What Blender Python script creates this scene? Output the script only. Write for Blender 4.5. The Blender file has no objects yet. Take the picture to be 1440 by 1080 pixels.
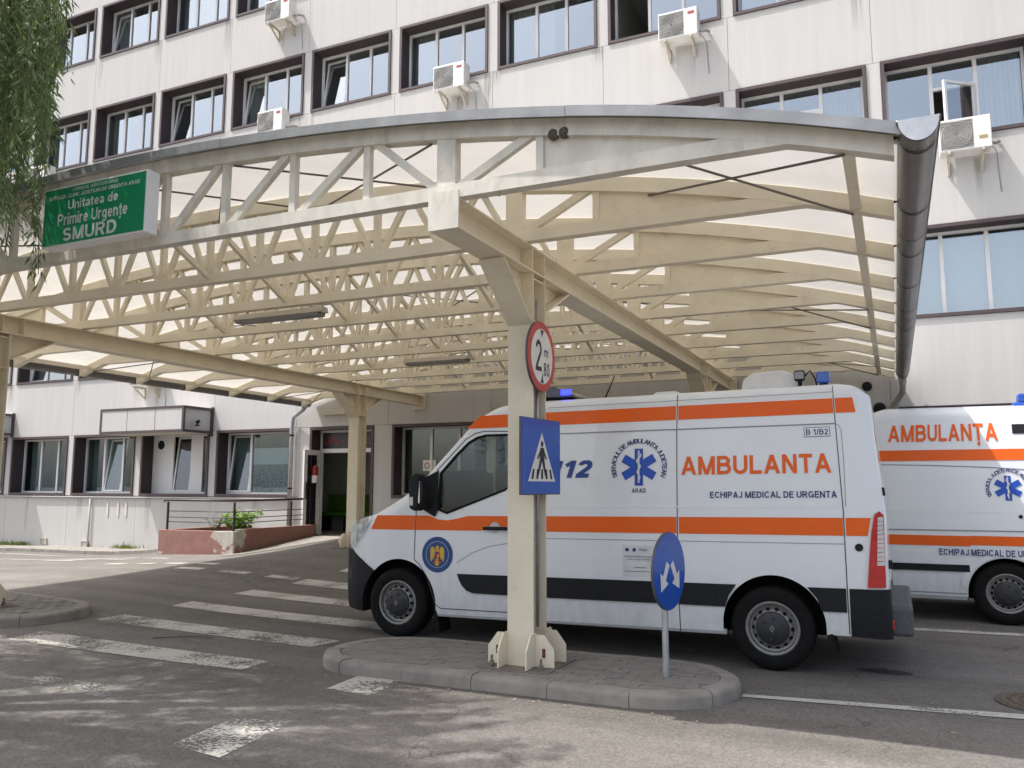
import bpy, bmesh, math, random
import numpy as np
from mathutils import Vector, Matrix
random.seed(7)
rad = math.radians
SC = bpy.context.scene
COL = SC.collection

# ------------------------------------------------------------------ camera
cam_d = bpy.data.cameras.new("camera"); cam = bpy.data.objects.new("camera", cam_d); COL.objects.link(cam)
cam_d.sensor_width = 36.0; cam_d.lens = 36.0*1167.4/1440.0; cam_d.clip_start = 0.05; cam_d.clip_end = 3000
def cam_matrix(yaw, pitch, roll, loc):
    f = Vector((-math.sin(yaw)*math.cos(pitch), math.cos(yaw)*math.cos(pitch), math.sin(pitch)))
    r0 = Vector((math.cos(yaw), math.sin(yaw), 0)); u0 = r0.cross(f)
    r = r0*math.cos(roll)+u0*math.sin(roll); u = -r0*math.sin(roll)+u0*math.cos(roll)
    m = Matrix((r, u, -f)).transposed().to_4x4(); m.translation = loc
    return m
cam.matrix_world = cam_matrix(rad(24.6134), rad(7.0612), rad(0.1019), Vector((0, 0, 1.55)))
SC.camera = cam
SC.render.resolution_x = 1024; SC.render.resolution_y = 768

# ------------------------------------------------------------------ world, sun, exposure
SUN = Vector((-0.45, -0.22, 1.0)).normalized()          # towards the sun
world = bpy.data.worlds.new("World"); SC.world = world; world.use_nodes = True
wn = world.node_tree; wn.nodes.clear()
sky = wn.nodes.new("ShaderNodeTexSky"); sky.sky_type = 'NISHITA'; sky.sun_disc = False
sky.sun_elevation = math.asin(SUN.z); sky.sun_rotation = math.atan2(SUN.x, SUN.y)
sky.air_density = 1.0; sky.dust_density = 5.0; sky.ozone_density = 1.0; sky.altitude = 100
bg = wn.nodes.new("ShaderNodeBackground"); bg.inputs[1].default_value = 0.15
wo = wn.nodes.new("ShaderNodeOutputWorld")
hs_ = wn.nodes.new("ShaderNodeHueSaturation"); hs_.inputs["Saturation"].default_value = 0.62; hs_.inputs["Value"].default_value = 1.08   # hazy summer sky
wn.links.new(sky.outputs[0], hs_.inputs["Color"]); wn.links.new(hs_.outputs[0], bg.inputs[0]); wn.links.new(bg.outputs[0], wo.inputs[0])
sl = bpy.data.lights.new("sun", 'SUN'); sl.energy = 3.2; sl.angle = rad(0.6); sl.color = (1.0, 0.965, 0.92)
so = bpy.data.objects.new("sun", sl); COL.objects.link(so)
so.rotation_euler = (-SUN).to_track_quat('-Z', 'Y').to_euler(); so.location = (-10, -6, 20)
vs = SC.view_settings; vs.view_transform = 'Standard'; vs.look = 'None'; vs.exposure = 0.88; vs.gamma = 1.0
try: vs.use_curve_mapping = False
except Exception: pass
SC.cycles.use_denoising = True
SC.cycles.max_bounces = 10; SC.cycles.diffuse_bounces = 7; SC.cycles.glossy_bounces = 4; SC.cycles.transparent_max_bounces = 12
SC.cycles.transmission_bounces = 5
SC.cycles.caustics_reflective = False; SC.cycles.caustics_refractive = False

# ------------------------------------------------------------------ materials
def node_mat(name):
    m = bpy.data.materials.new(name); m.use_nodes = True
    nt = m.node_tree; b = nt.nodes["Principled BSDF"]
    return m, nt, b
def N(nt, t, **kw):
    n = nt.nodes.new(t)
    for k, v in kw.items(): setattr(n, k, v)
    return n
def L(nt, a, b): nt.links.new(a, b)
def ramp(nt, fac, stops):
    r = N(nt, "ShaderNodeValToRGB"); L(nt, fac, r.inputs[0])
    e = r.color_ramp.elements
    while len(e) < len(stops): e.new(0.5)
    for i, (p, c) in enumerate(stops):
        e[i].position = p; e[i].color = c if len(c) == 4 else (*c, 1)
    return r.outputs[0]
def noise(nt, vec, scale, detail=4, rough=0.55, dist=0.0):
    n = N(nt, "ShaderNodeTexNoise"); n.inputs["Scale"].default_value = scale; n.inputs["Detail"].default_value = detail
    n.inputs["Roughness"].default_value = rough; n.inputs["Distortion"].default_value = dist
    L(nt, vec, n.inputs["Vector"]); return n.outputs[0]
def coords(nt, scale=(1, 1, 1), kind="Object"):
    t = N(nt, "ShaderNodeTexCoord"); m = N(nt, "ShaderNodeMapping"); m.inputs["Scale"].default_value = scale
    if kind == "World":
        g = N(nt, "ShaderNodeNewGeometry"); L(nt, g.outputs["Position"], m.inputs[0])
    else:
        L(nt, t.outputs[kind], m.inputs[0])
    return m.outputs[0]
def mixc(nt, fac, a, b, mode='MIX'):
    m = N(nt, "ShaderNodeMix", data_type='RGBA', blend_type=mode)
    for i, v in ((0, fac), (6, a), (7, b)):
        if hasattr(v, "is_linked") or hasattr(v, "node"): L(nt, v, m.inputs[i])
        elif i == 0: m.inputs[0].default_value = v
        else: m.inputs[i].default_value = (*v, 1) if len(v) == 3 else v
    return m.outputs[2]
def bump(nt, b, h, strength=0.2, dist=0.01):
    n = N(nt, "ShaderNodeBump"); n.inputs["Strength"].default_value = strength; n.inputs["Distance"].default_value = dist
    L(nt, h, n.inputs["Height"]); L(nt, n.outputs[0], b.inputs["Normal"])
MATS = {}
def mat(name, col, rough=0.6, metal=0.0, var=0.08, vscale=6.0, spec=0.5, coat=0.0, bmp=0.0, bscale=60.0, stretch=(1, 1, 1), kind="World", dirt=None, dirt_amt=0.0, dirt_scale=2.0):
    """plain procedural material: base colour with soft noise variation, optional dirt colour in noise patches, fine bump"""
    if name in MATS: return MATS[name]
    m, nt, b = node_mat(name)
    v = coords(nt, stretch, kind)
    n = noise(nt, v, vscale)
    c = ramp(nt, n, [(0.3, tuple(x*(1-var) for x in col)), (0.7, tuple(min(1, x*(1+var)) for x in col))])
    if dirt:
        n2 = noise(nt, v, dirt_scale, 6, 0.65, 0.3)
        f = ramp(nt, n2, [(0.62-0.2*dirt_amt, (0, 0, 0)), (0.80, (dirt_amt,)*3)])
        c = mixc(nt, f, c, dirt)
    L(nt, c, b.inputs["Base Color"])
    b.inputs["Roughness"].default_value = rough; b.inputs["Metallic"].default_value = metal
    b.inputs["Specular IOR Level"].default_value = spec
    if coat: b.inputs["Coat Weight"].default_value = coat; b.inputs["Coat Roughness"].default_value = 0.06
    if bmp: bump(nt, b, noise(nt, v, bscale, 3), bmp, 0.004)
    MATS[name] = m
    return m

def asphalt_mat():
    m, nt, b = node_mat("asphalt"); v = coords(nt, (1, 1, 1), "World")
    big = noise(nt, v, 0.35, 4, 0.6); mid = noise(nt, v, 2.2, 5, 0.6, 0.4)
    fine = N(nt, "ShaderNodeTexVoronoi"); fine.inputs["Scale"].default_value = 75; L(nt, v, fine.inputs["Vector"])
    grit = noise(nt, v, 160, 3, 0.7)
    base = ramp(nt, big, [(0.3, (0.142, 0.133, 0.122)), (0.7, (0.180, 0.169, 0.156))])
    base = mixc(nt, ramp(nt, mid, [(0.42, (0, 0, 0)), (0.75, (0.5, 0.5, 0.5))]), base, (0.105, 0.097, 0.089))
    stones = ramp(nt, fine.outputs["Color"], [(0.15, (0.72, 0.72, 0.72)), (0.5, (1.0, 1.0, 1.0)), (0.85, (1.32, 1.3, 1.26))])
    base = mixc(nt, 0.8, base, stones, 'MULTIPLY')
    gr = ramp(nt, grit, [(0.3, (0.75, 0.75, 0.75)), (0.7, (1.22, 1.22, 1.22))])
    base = mixc(nt, 0.55, base, gr, 'MULTIPLY')
    vt = coords(nt, (0.12, 1.5, 1), "World")
    base = mixc(nt, 1.0, base, ramp(nt, noise(nt, vt, 1.0, 4, 0.6), [(0.32, (0.78, 0.77, 0.76)), (0.62, (1.08, 1.08, 1.08))]), 'MULTIPLY')
    base = mixc(nt, ramp(nt, noise(nt, v, 5.5, 3, 0.5, 1.0), [(0.66, (0, 0, 0)), (0.74, (0.45, 0.45, 0.45))]), base, (0.07, 0.065, 0.06))
    # thin dark cracks with a shape of their own
    vc = N(nt, "ShaderNodeTexVoronoi", feature='DISTANCE_TO_EDGE'); vc.inputs["Scale"].default_value = 0.33
    dv = N(nt, "ShaderNodeVectorMath", operation='ADD'); L(nt, v, dv.inputs[0])
    nz = N(nt, "ShaderNodeTexNoise"); nz.inputs["Scale"].default_value = 1.6; nz.inputs["Detail"].default_value = 6; L(nt, v, nz.inputs["Vector"])
    sc = N(nt, "ShaderNodeVectorMath", operation='SCALE'); sc.inputs[3].default_value = 1.1; L(nt, nz.outputs["Color"], sc.inputs[0])
    L(nt, sc.outputs[0], dv.inputs[1]); L(nt, dv.outputs[0], vc.inputs["Vector"])
    cm = N(nt, "ShaderNodeMath", operation='MULTIPLY'); L(nt, ramp(nt, vc.outputs[0], [(0.0, (1, 1, 1)), (0.006, (0, 0, 0))]), cm.inputs[0])
    L(nt, ramp(nt, noise(nt, v, 0.6), [(0.5, (0, 0, 0)), (0.62, (0.7, 0.7, 0.7))]), cm.inputs[1])
    base = mixc(nt, cm.outputs[0], base, (0.03, 0.028, 0.026))
    L(nt, base, b.inputs["Base Color"]); b.inputs["Roughness"].default_value = 0.88; b.inputs["Specular IOR Level"].default_value = 0.3
    hm = N(nt, "ShaderNodeMath", operation='ADD'); L(nt, fine.outputs["Distance"], hm.inputs[0]); L(nt, grit, hm.inputs[1])
    bump(nt, b, hm.outputs[0], 0.55, 0.006)
    MATS["asphalt"] = m; return m
def paint_mat(name="road_paint", wear=0.45, col=(0.52, 0.50, 0.455)):
    m, nt, b = node_mat(name); v = coords(nt, (1, 1, 1), "World")
    b.inputs["Roughness"].default_value = 0.75
    L(nt, ramp(nt, noise(nt, v, 5), [(0.3, tuple(c*0.8 for c in col)), (0.7, col)]), b.inputs["Base Color"])
    n1 = noise(nt, v, 38, 5, 0.75); n2 = noise(nt, v, 2.5, 4, 0.6)
    ad = N(nt, "ShaderNodeMath", operation='MULTIPLY_ADD'); L(nt, n2, ad.inputs[0]); ad.inputs[1].default_value = 0.7; L(nt, n1, ad.inputs[2]); ad.use_clamp = False
    vb = coords(nt, (0.9, 0.25, 1), "World"); ad2 = N(nt, "ShaderNodeMath", operation='MULTIPLY_ADD'); L(nt, noise(nt, vb, 1.0, 3, 0.5), ad2.inputs[0]); ad2.inputs[1].default_value = 0.5; L(nt, ad.outputs[0], ad2.inputs[2]); sb_ = N(nt, "ShaderNodeMath", operation='SUBTRACT'); L(nt, ad2.outputs[0], sb_.inputs[0]); sb_.inputs[1].default_value = 0.25; ad = sb_
    hv = N(nt, "ShaderNodeMath", operation='MULTIPLY'); hv.inputs[1].default_value = 0.5; L(nt, ad.outputs[0], hv.inputs[0])
    f = ramp(nt, hv.outputs[0], [((1.13-0.5*wear)/2, (1, 1, 1)), ((1.22-0.5*wear)/2, (0, 0, 0))])
    inv = N(nt, "ShaderNodeMath", operation='SUBTRACT'); inv.inputs[0].default_value = 1; L(nt, f, inv.inputs[1])
    tr = N(nt, "ShaderNodeBsdfTransparent"); mx = N(nt, "ShaderNodeMixShader")
    out = nt.nodes["Material Output"]
    L(nt, inv.outputs[0], mx.inputs[0]); L(nt, b.outputs[0], mx.inputs[1]); L(nt, tr.outputs[0], mx.inputs[2]); L(nt, mx.outputs[0], out.inputs[0])
    MATS[name] = m; return m
def glass_mat(name, tint=(0.75, 0.82, 0.82), r0=0.1, rough=0.0, through=1.0, gl=(0.92, 0.96, 1.0)):
    m, nt, b = node_mat(name); nt.nodes.remove(b)
    lw = N(nt, "ShaderNodeLayerWeight"); lw.inputs[0].default_value = 0.5       # Schlick reflectance, the same from both sides
    pw_ = N(nt, "ShaderNodeMath", operation='POWER'); pw_.inputs[1].default_value = 5.0; L(nt, lw.outputs["Facing"], pw_.inputs[0])
    fr = N(nt, "ShaderNodeMath", operation='MULTIPLY_ADD'); fr.inputs[1].default_value = 1-r0; fr.inputs[2].default_value = r0; L(nt, pw_.outputs[0], fr.inputs[0])
    gs = N(nt, "ShaderNodeBsdfGlossy"); gs.inputs["Roughness"].default_value = rough; gs.inputs["Color"].default_value = (*gl, 1)
    tr = N(nt, "ShaderNodeBsdfTransparent"); tr.inputs[0].default_value = (*[t*through for t in tint], 1)
    mx = N(nt, "ShaderNodeMixShader"); out = nt.nodes["Material Output"]
    # a faint waviness in the panes
    v = coords(nt, (1, 1, 1), "World"); bp = N(nt, "ShaderNodeBump"); bp.inputs["Strength"].default_value = 0.04; bp.inputs["Distance"].default_value = 0.02
    L(nt, noise(nt, v, 1.3, 2), bp.inputs["Height"]); L(nt, bp.outputs[0], gs.inputs["Normal"])
    L(nt, fr.outputs[0], mx.inputs[0]); L(nt, tr.outputs[0], mx.inputs[1]); L(nt, gs.outputs[0], mx.inputs[2]); L(nt, mx.outputs[0], out.inputs[0])
    MATS[name] = m; return m
def translucent_mat(name, col, trans=0.5, rough=0.5):
    m, nt, b = node_mat(name); out = nt.nodes["Material Output"]
    v = coords(nt, (1, 1, 1), "World")
    c = ramp(nt, noise(nt, v, 1.2, 6, 0.65), [(0.28, tuple(x*0.86 for x in col)), (0.62, col)])
    L(nt, c, b.inputs["Base Color"]); b.inputs["Roughness"].default_value = rough
    t = N(nt, "ShaderNodeBsdfTranslucent"); L(nt, c, t.inputs[0])
    mx = N(nt, "ShaderNodeMixShader"); mx.inputs[0].default_value = trans
    L(nt, b.outputs[0], mx.inputs[1]); L(nt, t.outputs[0], mx.inputs[2]); L(nt, mx.outputs[0], out.inputs[0])
    MATS[name] = m; return m
def facade_mat(name, col):
    m, nt, b = node_mat(name)
    v = coords(nt, (7, 1, 0.35), "World"); v2 = coords(nt, (1, 1, 1), "World")
    c = ramp(nt, noise(nt, v, 1.0, 5, 0.6), [(0.25, tuple(x*0.93 for x in col)), (0.75, tuple(min(1, x*1.03) for x in col))])
    v3 = coords(nt, (22, 1, 0.5), "World")
    st = ramp(nt, noise(nt, v3, 1.0, 4, 0.7), [(0.56, (0, 0, 0)), (0.80, (0.38, 0.38, 0.38))])
    c = mixc(nt, st, c, tuple(x*y for x, y in zip(col, (0.80, 0.78, 0.74))))
    bl = ramp(nt, noise(nt, v2, 0.9, 5), [(0.60, (0, 0, 0)), (0.85, (0.25, 0.25, 0.25))])
    c = mixc(nt, bl, c, tuple(x*y for x, y in zip(col, (0.80, 0.78, 0.72))))
    L(nt, c, b.inputs["Base Color"]); b.inputs["Roughness"].default_value = 0.8; b.inputs["Specular IOR Level"].default_value = 0.25
    wv = N(nt, "ShaderNodeTexWave", wave_type='BANDS', bands_direction='X'); wv.inputs["Scale"].default_value = 1.05; wv.inputs["Distortion"].default_value = 0.0
    L(nt, v2, wv.inputs["Vector"])
    bump(nt, b, ramp(nt, wv.outputs[1], [(0.0, (0, 0, 0)), (0.06, (1, 1, 1))]), 0.07, 0.004)
    MATS[name] = m; return m
def peel_mat():
    m, nt, b = node_mat("brown_peeling_render"); v = coords(nt, (1, 1, 1), "World")
    n = noise(nt, v, 2.6, 6, 0.6, 0.3); ds = N(nt, "ShaderNodeVectorMath", operation='DISTANCE'); L(nt, v, ds.inputs[0]); ds.inputs[1].default_value = (-12.66, 13.46, 0.42)
    ma = N(nt, "ShaderNodeMath", operation='MULTIPLY_ADD'); L(nt, ramp(nt, ds.outputs["Value"], [(0.0, (1, 1, 1)), (0.55, (0, 0, 0))]), ma.inputs[0]); ma.inputs[1].default_value = 0.30; L(nt, n, ma.inputs[2])
    f = ramp(nt, ma.outputs[0], [(0.635, (0, 0, 0)), (0.645, (1, 1, 1))])
    c1 = ramp(nt, noise(nt, v, 4), [(0.3, (0.21, 0.105, 0.088)), (0.7, (0.27, 0.14, 0.115))])
    c2 = ramp(nt, noise(nt, v, 9), [(0.3, (0.34, 0.31, 0.28)), (0.7, (0.46, 0.43, 0.39))])
    L(nt, mixc(nt, f, c1, c2), b.inputs["Base Color"]); b.inputs["Roughness"].default_value = 0.9
    bump(nt, b, n, 0.2, 0.01); MATS["brown_peeling_render"] = m; return m
def stain_mat(name, col, strength):
    m, nt, b = node_mat(name); b.inputs["Roughness"].default_value = 0.9; b.inputs["Base Color"].default_value = (*col, 1)
    t = N(nt, "ShaderNodeTexCoord"); sp = N(nt, "ShaderNodeSeparateXYZ"); L(nt, t.outputs["Generated"], sp.inputs[0])
    v = coords(nt, (30, 1, 1.2), "World"); n = ramp(nt, noise(nt, v, 1.0, 4, 0.6), [(0.38, (0, 0, 0)), (0.68, (1, 1, 1))])
    ex = ramp(nt, sp.outputs[0], [(0.0, (0, 0, 0)), (0.3, (1, 1, 1)), (0.7, (1, 1, 1)), (1.0, (0, 0, 0))]); ez = ramp(nt, sp.outputs[2], [(0.0, (0, 0, 0)), (0.75, (strength,)*3), (1.0, (strength,)*3)])
    m1 = N(nt, "ShaderNodeMath", operation='MULTIPLY'); L(nt, n, m1.inputs[0]); L(nt, ex, m1.inputs[1]); m2 = N(nt, "ShaderNodeMath", operation='MULTIPLY'); L(nt, m1.outputs[0], m2.inputs[0]); L(nt, ez, m2.inputs[1])
    tr = N(nt, "ShaderNodeBsdfTransparent"); mx = N(nt, "ShaderNodeMixShader"); L(nt, m2.outputs[0], mx.inputs[0]); L(nt, tr.outputs[0], mx.inputs[1]); L(nt, b.outputs[0], mx.inputs[2]); L(nt, mx.outputs[0], nt.nodes["Material Output"].inputs[0])
    MATS[name] = m; return m
def leaf_mat(name, c1, c2):
    m, nt, b = node_mat(name); out = nt.nodes["Material Output"]
    oi = N(nt, "ShaderNodeNewGeometry"); c = ramp(nt, oi.outputs["Random Per Island"], [(0.0, c1), (1.0, c2)])
    L(nt, c, b.inputs["Base Color"]); b.inputs["Roughness"].default_value = 0.5
    t = N(nt, "ShaderNodeBsdfTranslucent"); L(nt, mixc(nt, 0.5, c, (0.25, 0.35, 0.05)), t.inputs[0])
    mx = N(nt, "ShaderNodeMixShader"); mx.inputs[0].default_value = 0.3
    L(nt, b.outputs[0], mx.inputs[1]); L(nt, t.outputs[0], mx.inputs[2]); L(nt, mx.outputs[0], out.inputs[0])
    MATS[name] = m; return m
def emit_mat(name, col, s):
    m, nt, b = node_mat(name); b.inputs["Base Color"].default_value = (*col, 1)
    b.inputs["Emission Color"].default_value = (*col, 1); b.inputs["Emission Strength"].default_value = s
    MATS[name] = m; return m

ASPH = asphalt_mat(); PAINT = paint_mat(); PAINT2 = paint_mat("road_paint_worn", 0.50)
GLASS = glass_mat("window_glass", r0=0.40, gl=(0.88, 0.95, 1.0)); VGLASS = glass_mat("van_glass", (0.66, 0.76, 0.71), 0.05)
DGLASS = glass_mat("ground_floor_glass", (0.66, 0.76, 0.76), 0.13)
ROOF = translucent_mat("polycarbonate", (0.81, 0.79, 0.75), 0.255)
WALL = facade_mat("facade_panel", (0.53, 0.517, 0.498)); WALL2 = facade_mat("plinth_render", (0.50, 0.49, 0.465))
STEEL = mat("cream_steel", (0.765, 0.70, 0.555), 0.5, var=0.06, vscale=3, dirt=(0.30, 0.22, 0.13), dirt_amt=0.3, dirt_scale=9, spec=0.35)
WEATH = mat("weathered_cream_steel", (0.665, 0.64, 0.565), 0.6, var=0.12, vscale=5, dirt=(0.30, 0.26, 0.20), dirt_amt=0.5, dirt_scale=8, stretch=(1, 1, 0.5), spec=0.3)
GALV = mat("galvanised", (0.46, 0.48, 0.50), 0.42, 0.6, 0.15, 12)
FASC = mat("fascia_grey", (0.25, 0.26, 0.27), 0.55, 0.35, 0.2, 4, dirt=(0.12, 0.12, 0.12), dirt_amt=0.5, dirt_scale=2.5)
GUTM = mat("gutter_grey", (0.165, 0.16, 0.155), 0.4, 0.35, 0.12, 5)
BROWN = mat("brown_trim", (0.075, 0.052, 0.055), 0.55, var=0.12)
REVEAL = mat("brown_reveal", (0.050, 0.038, 0.042), 0.7, var=0.12)
PVC = mat("white_pvc", (0.74, 0.74, 0.74), 0.35, var=0.03)
WHITEP = mat("white_plastic", (0.72, 0.71, 0.68), 0.4, var=0.05, dirt=(0.40, 0.36, 0.30), dirt_amt=0.3, dirt_scale=9)
DARK = mat("dark_plastic", (0.016, 0.017, 0.020), 0.55, var=0.15, vscale=20, spec=0.18)
BLACK = mat("black_rubber", (0.010, 0.010, 0.010), 0.8, var=0.2, vscale=20, spec=0.15)
GAP = mat("panel_gap_dark", (0.05, 0.053, 0.06), 0.8)
VWHITE = mat("van_white", (0.775, 0.805, 0.835), 0.28, var=0.02, vscale=1.5, coat=0.6, dirt=(0.48, 0.46, 0.43), dirt_amt=0.22, dirt_scale=3)
def grime(m):
    """road film low down on the bodywork: brownish, broken up by noise"""
    nt = m.node_tree; b = nt.nodes["Principled BSDF"]; src = b.inputs["Base Color"].links[0].from_socket
    g = N(nt, "ShaderNodeNewGeometry"); sp = N(nt, "ShaderNodeSeparateXYZ"); L(nt, g.outputs["Position"], sp.inputs[0]); v = coords(nt, (3, 1, 1), "World")
    mr = N(nt, "ShaderNodeMapRange"); mr.inputs[1].default_value = 0.95; mr.inputs[2].default_value = 0.25; L(nt, sp.outputs[2], mr.inputs[0])
    mu = N(nt, "ShaderNodeMath", operation='MULTIPLY'); L(nt, mr.outputs[0], mu.inputs[0]); L(nt, ramp(nt, noise(nt, v, 4, 6, 0.7), [(0.35, (0.04, 0.04, 0.04)), (0.75, (0.45, 0.45, 0.45))]), mu.inputs[1])
    L(nt, mixc(nt, mu.outputs[0], src, (0.36, 0.32, 0.27)), b.inputs["Base Color"])
grime(VWHITE); bump(VWHITE.node_tree, VWHITE.node_tree.nodes["Principled BSDF"], noise(VWHITE.node_tree, coords(VWHITE.node_tree, (0.6, 1, 1.4), "World"), 2.0, 2), 0.10, 0.012)
ORANGE = mat("orange_film", (0.82, 0.125, 0.006), 0.4, var=0.03, coat=0.1, spec=0.3)
NAVY = mat("navy_film", (0.012, 0.028, 0.15), 0.4, var=0.03)
BLUE = mat("blue_film", (0.008, 0.075, 0.45), 0.35, var=0.05)
SIGNB = mat("sign_blue", (0.006, 0.085, 0.46), 0.35, var=0.10, vscale=5, coat=0.3)
SIGNW = mat("sign_white", (0.74, 0.74, 0.72), 0.4, var=0.04)
SIGNR = mat("sign_red", (0.50, 0.045, 0.045), 0.4, var=0.06)
SIGNG = mat("sign_green", (0.008, 0.235, 0.095), 0.35, var=0.06, vscale=2, coat=0.3)
SILVER = mat("silver_letter", (0.55, 0.60, 0.58), 0.4, var=0.04)
SIGNK = mat("sign_black", (0.02, 0.02, 0.022), 0.5)
RIM = mat("steel_rim", (0.24, 0.235, 0.225), 0.5, 0.5, 0.15, 15)
HUB = mat("hub_cap_grey", (0.022, 0.023, 0.028), 0.5, var=0.15, vscale=15)
CONC = mat("kerb_concrete", (0.245, 0.226, 0.20), 0.9, var=0.18, vscale=5, bmp=0.4, bscale=90, dirt=(0.12, 0.112, 0.10), dirt_amt=0.7, dirt_scale=4)
PAVER = mat("paver", (0.20, 0.187, 0.168), 0.9, var=0.12, vscale=7, bmp=0.4, bscale=120)
JOINT = mat("joint_sand", (0.165, 0.152, 0.134), 0.95)
PEEL = peel_mat()
RAIL = mat("railing_brown", (0.035, 0.022, 0.022), 0.45)
BARK = mat("bark", (0.12, 0.095, 0.07), 0.9, var=0.3, vscale=12, bmp=0.6, bscale=20)
WILLOW = leaf_mat("willow_leaf", (0.10, 0.165, 0.065), (0.22, 0.30, 0.15))
GREEN = leaf_mat("fresh_leaf", (0.07, 0.20, 0.015), (0.20, 0.36, 0.04))
INNER = mat("interior_plaster", (0.42, 0.42, 0.40), 0.9)
INDARK = mat("interior_dark", (0.10, 0.10, 0.10), 0.9)
CURT = translucent_mat("curtain_cloth", (0.62, 0.62, 0.60), 0.35, 0.9)
RUST = mat("rust", (0.14, 0.045, 0.02), 0.85, var=0.3, vscale=20)

# ------------------------------------------------------------------ mesh helpers
class MB:
    """collects faces for ONE mesh object"""
    def __init__(s): s.v = []; s.f = []; s.m = []
    def add(s, vs, fs, mi=0):
        o = len(s.v); s.v += [tuple(v) for v in vs]; s.f += [tuple(i+o for i in f) for f in fs]; s.m += [mi]*len(fs); return s
    def box(s, lo, hi, mi=0):
        x0, y0, z0 = lo; x1, y1, z1 = hi
        return s.add([(x0,y0,z0),(x1,y0,z0),(x1,y1,z0),(x0,y1,z0),(x0,y0,z1),(x1,y0,z1),(x1,y1,z1),(x0,y1,z1)],
                     [(0,3,2,1),(4,5,6,7),(0,1,5,4),(1,2,6,5),(2,3,7,6),(3,0,4,7)], mi)
    def bar(s, p0, p1, w, h, up=(0, 0, 1), mi=0):
        p0 = Vector(p0); p1 = Vector(p1); d = (p1-p0).normalized(); u = Vector(up)
        a = d.cross(u)
        if a.length < 1e-4: a = d.cross(Vector((1, 0, 0)))
        a.normalize(); b = a.cross(d).normalized(); vs = []
        for p in (p0, p1):
            for i, j in ((-1, -1), (1, -1), (1, 1), (-1, 1)): vs.append(p+a*(w/2*i)+b*(h/2*j))
        return s.add(vs, [(0,1,2,3),(7,6,5,4),(0,4,5,1),(1,5,6,2),(2,6,7,3),(3,7,4,0)], mi)
    def prism(s, pts, n0, n1, axis='y', mi=0):
        """polygon pts (a,b) extruded along axis from n0 to n1; for 'y' (x,z), 'x' (y,z), 'z' (x,y)"""
        def P(a, b, n): return {'y': (a, n, b), 'x': (n, a, b), 'z': (a, b, n)}[axis]
        k = len(pts); vs = [P(a, b, n0) for a, b in pts]+[P(a, b, n1) for a, b in pts]
        fs = [tuple(range(k)), tuple(range(2*k-1, k-1, -1))]+[(i, k+i, k+(i+1) % k, (i+1) % k) for i in range(k)]
        return s.add(vs, fs, mi)
    def tube(s, path, r, n=8, caps=True, mi=0):
        path = [Vector(p) for p in path]; rs = r if isinstance(r, (list, tuple)) else [r]*len(path); vs = []; fs = []
        pa = None
        for i, p in enumerate(path):
            d = (path[min(i+1, len(path)-1)]-path[max(i-1, 0)]).normalized()
            if pa is None: a = d.cross(Vector((0, 0, 1)));  a = a if a.length > 1e-3 else d.cross(Vector((1, 0, 0)))
            else: a = pa-d*pa.dot(d)
            a.normalize(); pa = a; b = d.cross(a)
            for k in range(n):
                t = 2*math.pi*k/n; vs.append(p+(a*math.cos(t)+b*math.sin(t))*rs[i])
        for i in range(len(path)-1):
            for k in range(n): fs.append((i*n+k, i*n+(k+1) % n, (i+1)*n+(k+1) % n, (i+1)*n+k))
        if caps: fs += [tuple(range(n-1, -1, -1)), tuple((len(path)-1)*n+k for k in range(n))]
        return s.add(vs, fs, mi)
    def lathe(s, prof, c=(0, 0, 0), axis='y', n=32, mi=0):
        """prof: (radius, height along axis)"""
        vs = []; fs = []; k = len(prof)
        for j in range(n):
            t = 2*math.pi*j/n
            for r, hh in prof:
                a, b = r*math.cos(t), r*math.sin(t)
                vs.append({'y': (c[0]+a, c[1]+hh, c[2]+b), 'z': (c[0]+a, c[1]+b, c[2]+hh), 'x': (c[0]+hh, c[1]+a, c[2]+b)}[axis])
        for j in range(n):
            for i in range(k-1): fs.append((j*k+i, ((j+1) % n)*k+i, ((j+1) % n)*k+i+1, j*k+i+1))
        return s.add(vs, fs, mi)
    def mesh(s, name, mats, smooth=False, org=(0, 0, 0), bevel=0.0, fix=True):
        me = bpy.data.meshes.new(name)
        me.from_pydata([(a-org[0], b-org[1], c-org[2]) for a, b, c in s.v], [], s.f)
        for m in (mats if isinstance(mats, (list, tuple)) else [mats]): me.materials.append(m)
        me.polygons.foreach_set("material_index", s.m)
        if fix or bevel:
            bm = bmesh.new(); bm.from_mesh(me)
            if fix: bmesh.ops.recalc_face_normals(bm, faces=bm.faces)
            if bevel: bmesh.ops.bevel(bm, geom=bm.edges[:], offset=bevel, segments=2, affect='EDGES', profile=0.5, clamp_overlap=True)
            bm.to_mesh(me); bm.free()
        if smooth: me.shade_smooth() if hasattr(me, "shade_smooth") else None
        me.update(); return me
    def build(s, name, mats, parent=None, smooth=False, org=(0, 0, 0), bevel=0.0, loc=None, fix=True, sharp=None):
        o = bpy.data.objects.new(name, s.mesh(name, mats, smooth, org, bevel, fix)); COL.objects.link(o)
        if parent: o.parent = parent
        if loc: o.location = loc
        if smooth and sharp is not None: o.data.set_sharp_from_angle(angle=rad(sharp))
        return o
def tag(o, label=None, cat=None, group=None, kind=None):
    for k, v in (("label", label), ("category", cat), ("group", group), ("kind", kind)):
        if v: o[k] = v
    return o
def empty(name, loc, label, cat, group=None, rz=0.0):
    o = bpy.data.objects.new(name, None); COL.objects.link(o); o.location = loc; o.rotation_euler = (0, 0, rz); o.empty_display_size = 0.2
    return tag(o, label, cat, group)
def link_mesh(name, me, parent, loc=(0, 0, 0)):
    o = bpy.data.objects.new(name, me); COL.objects.link(o); o.parent = parent; o.location = loc; return o
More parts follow.
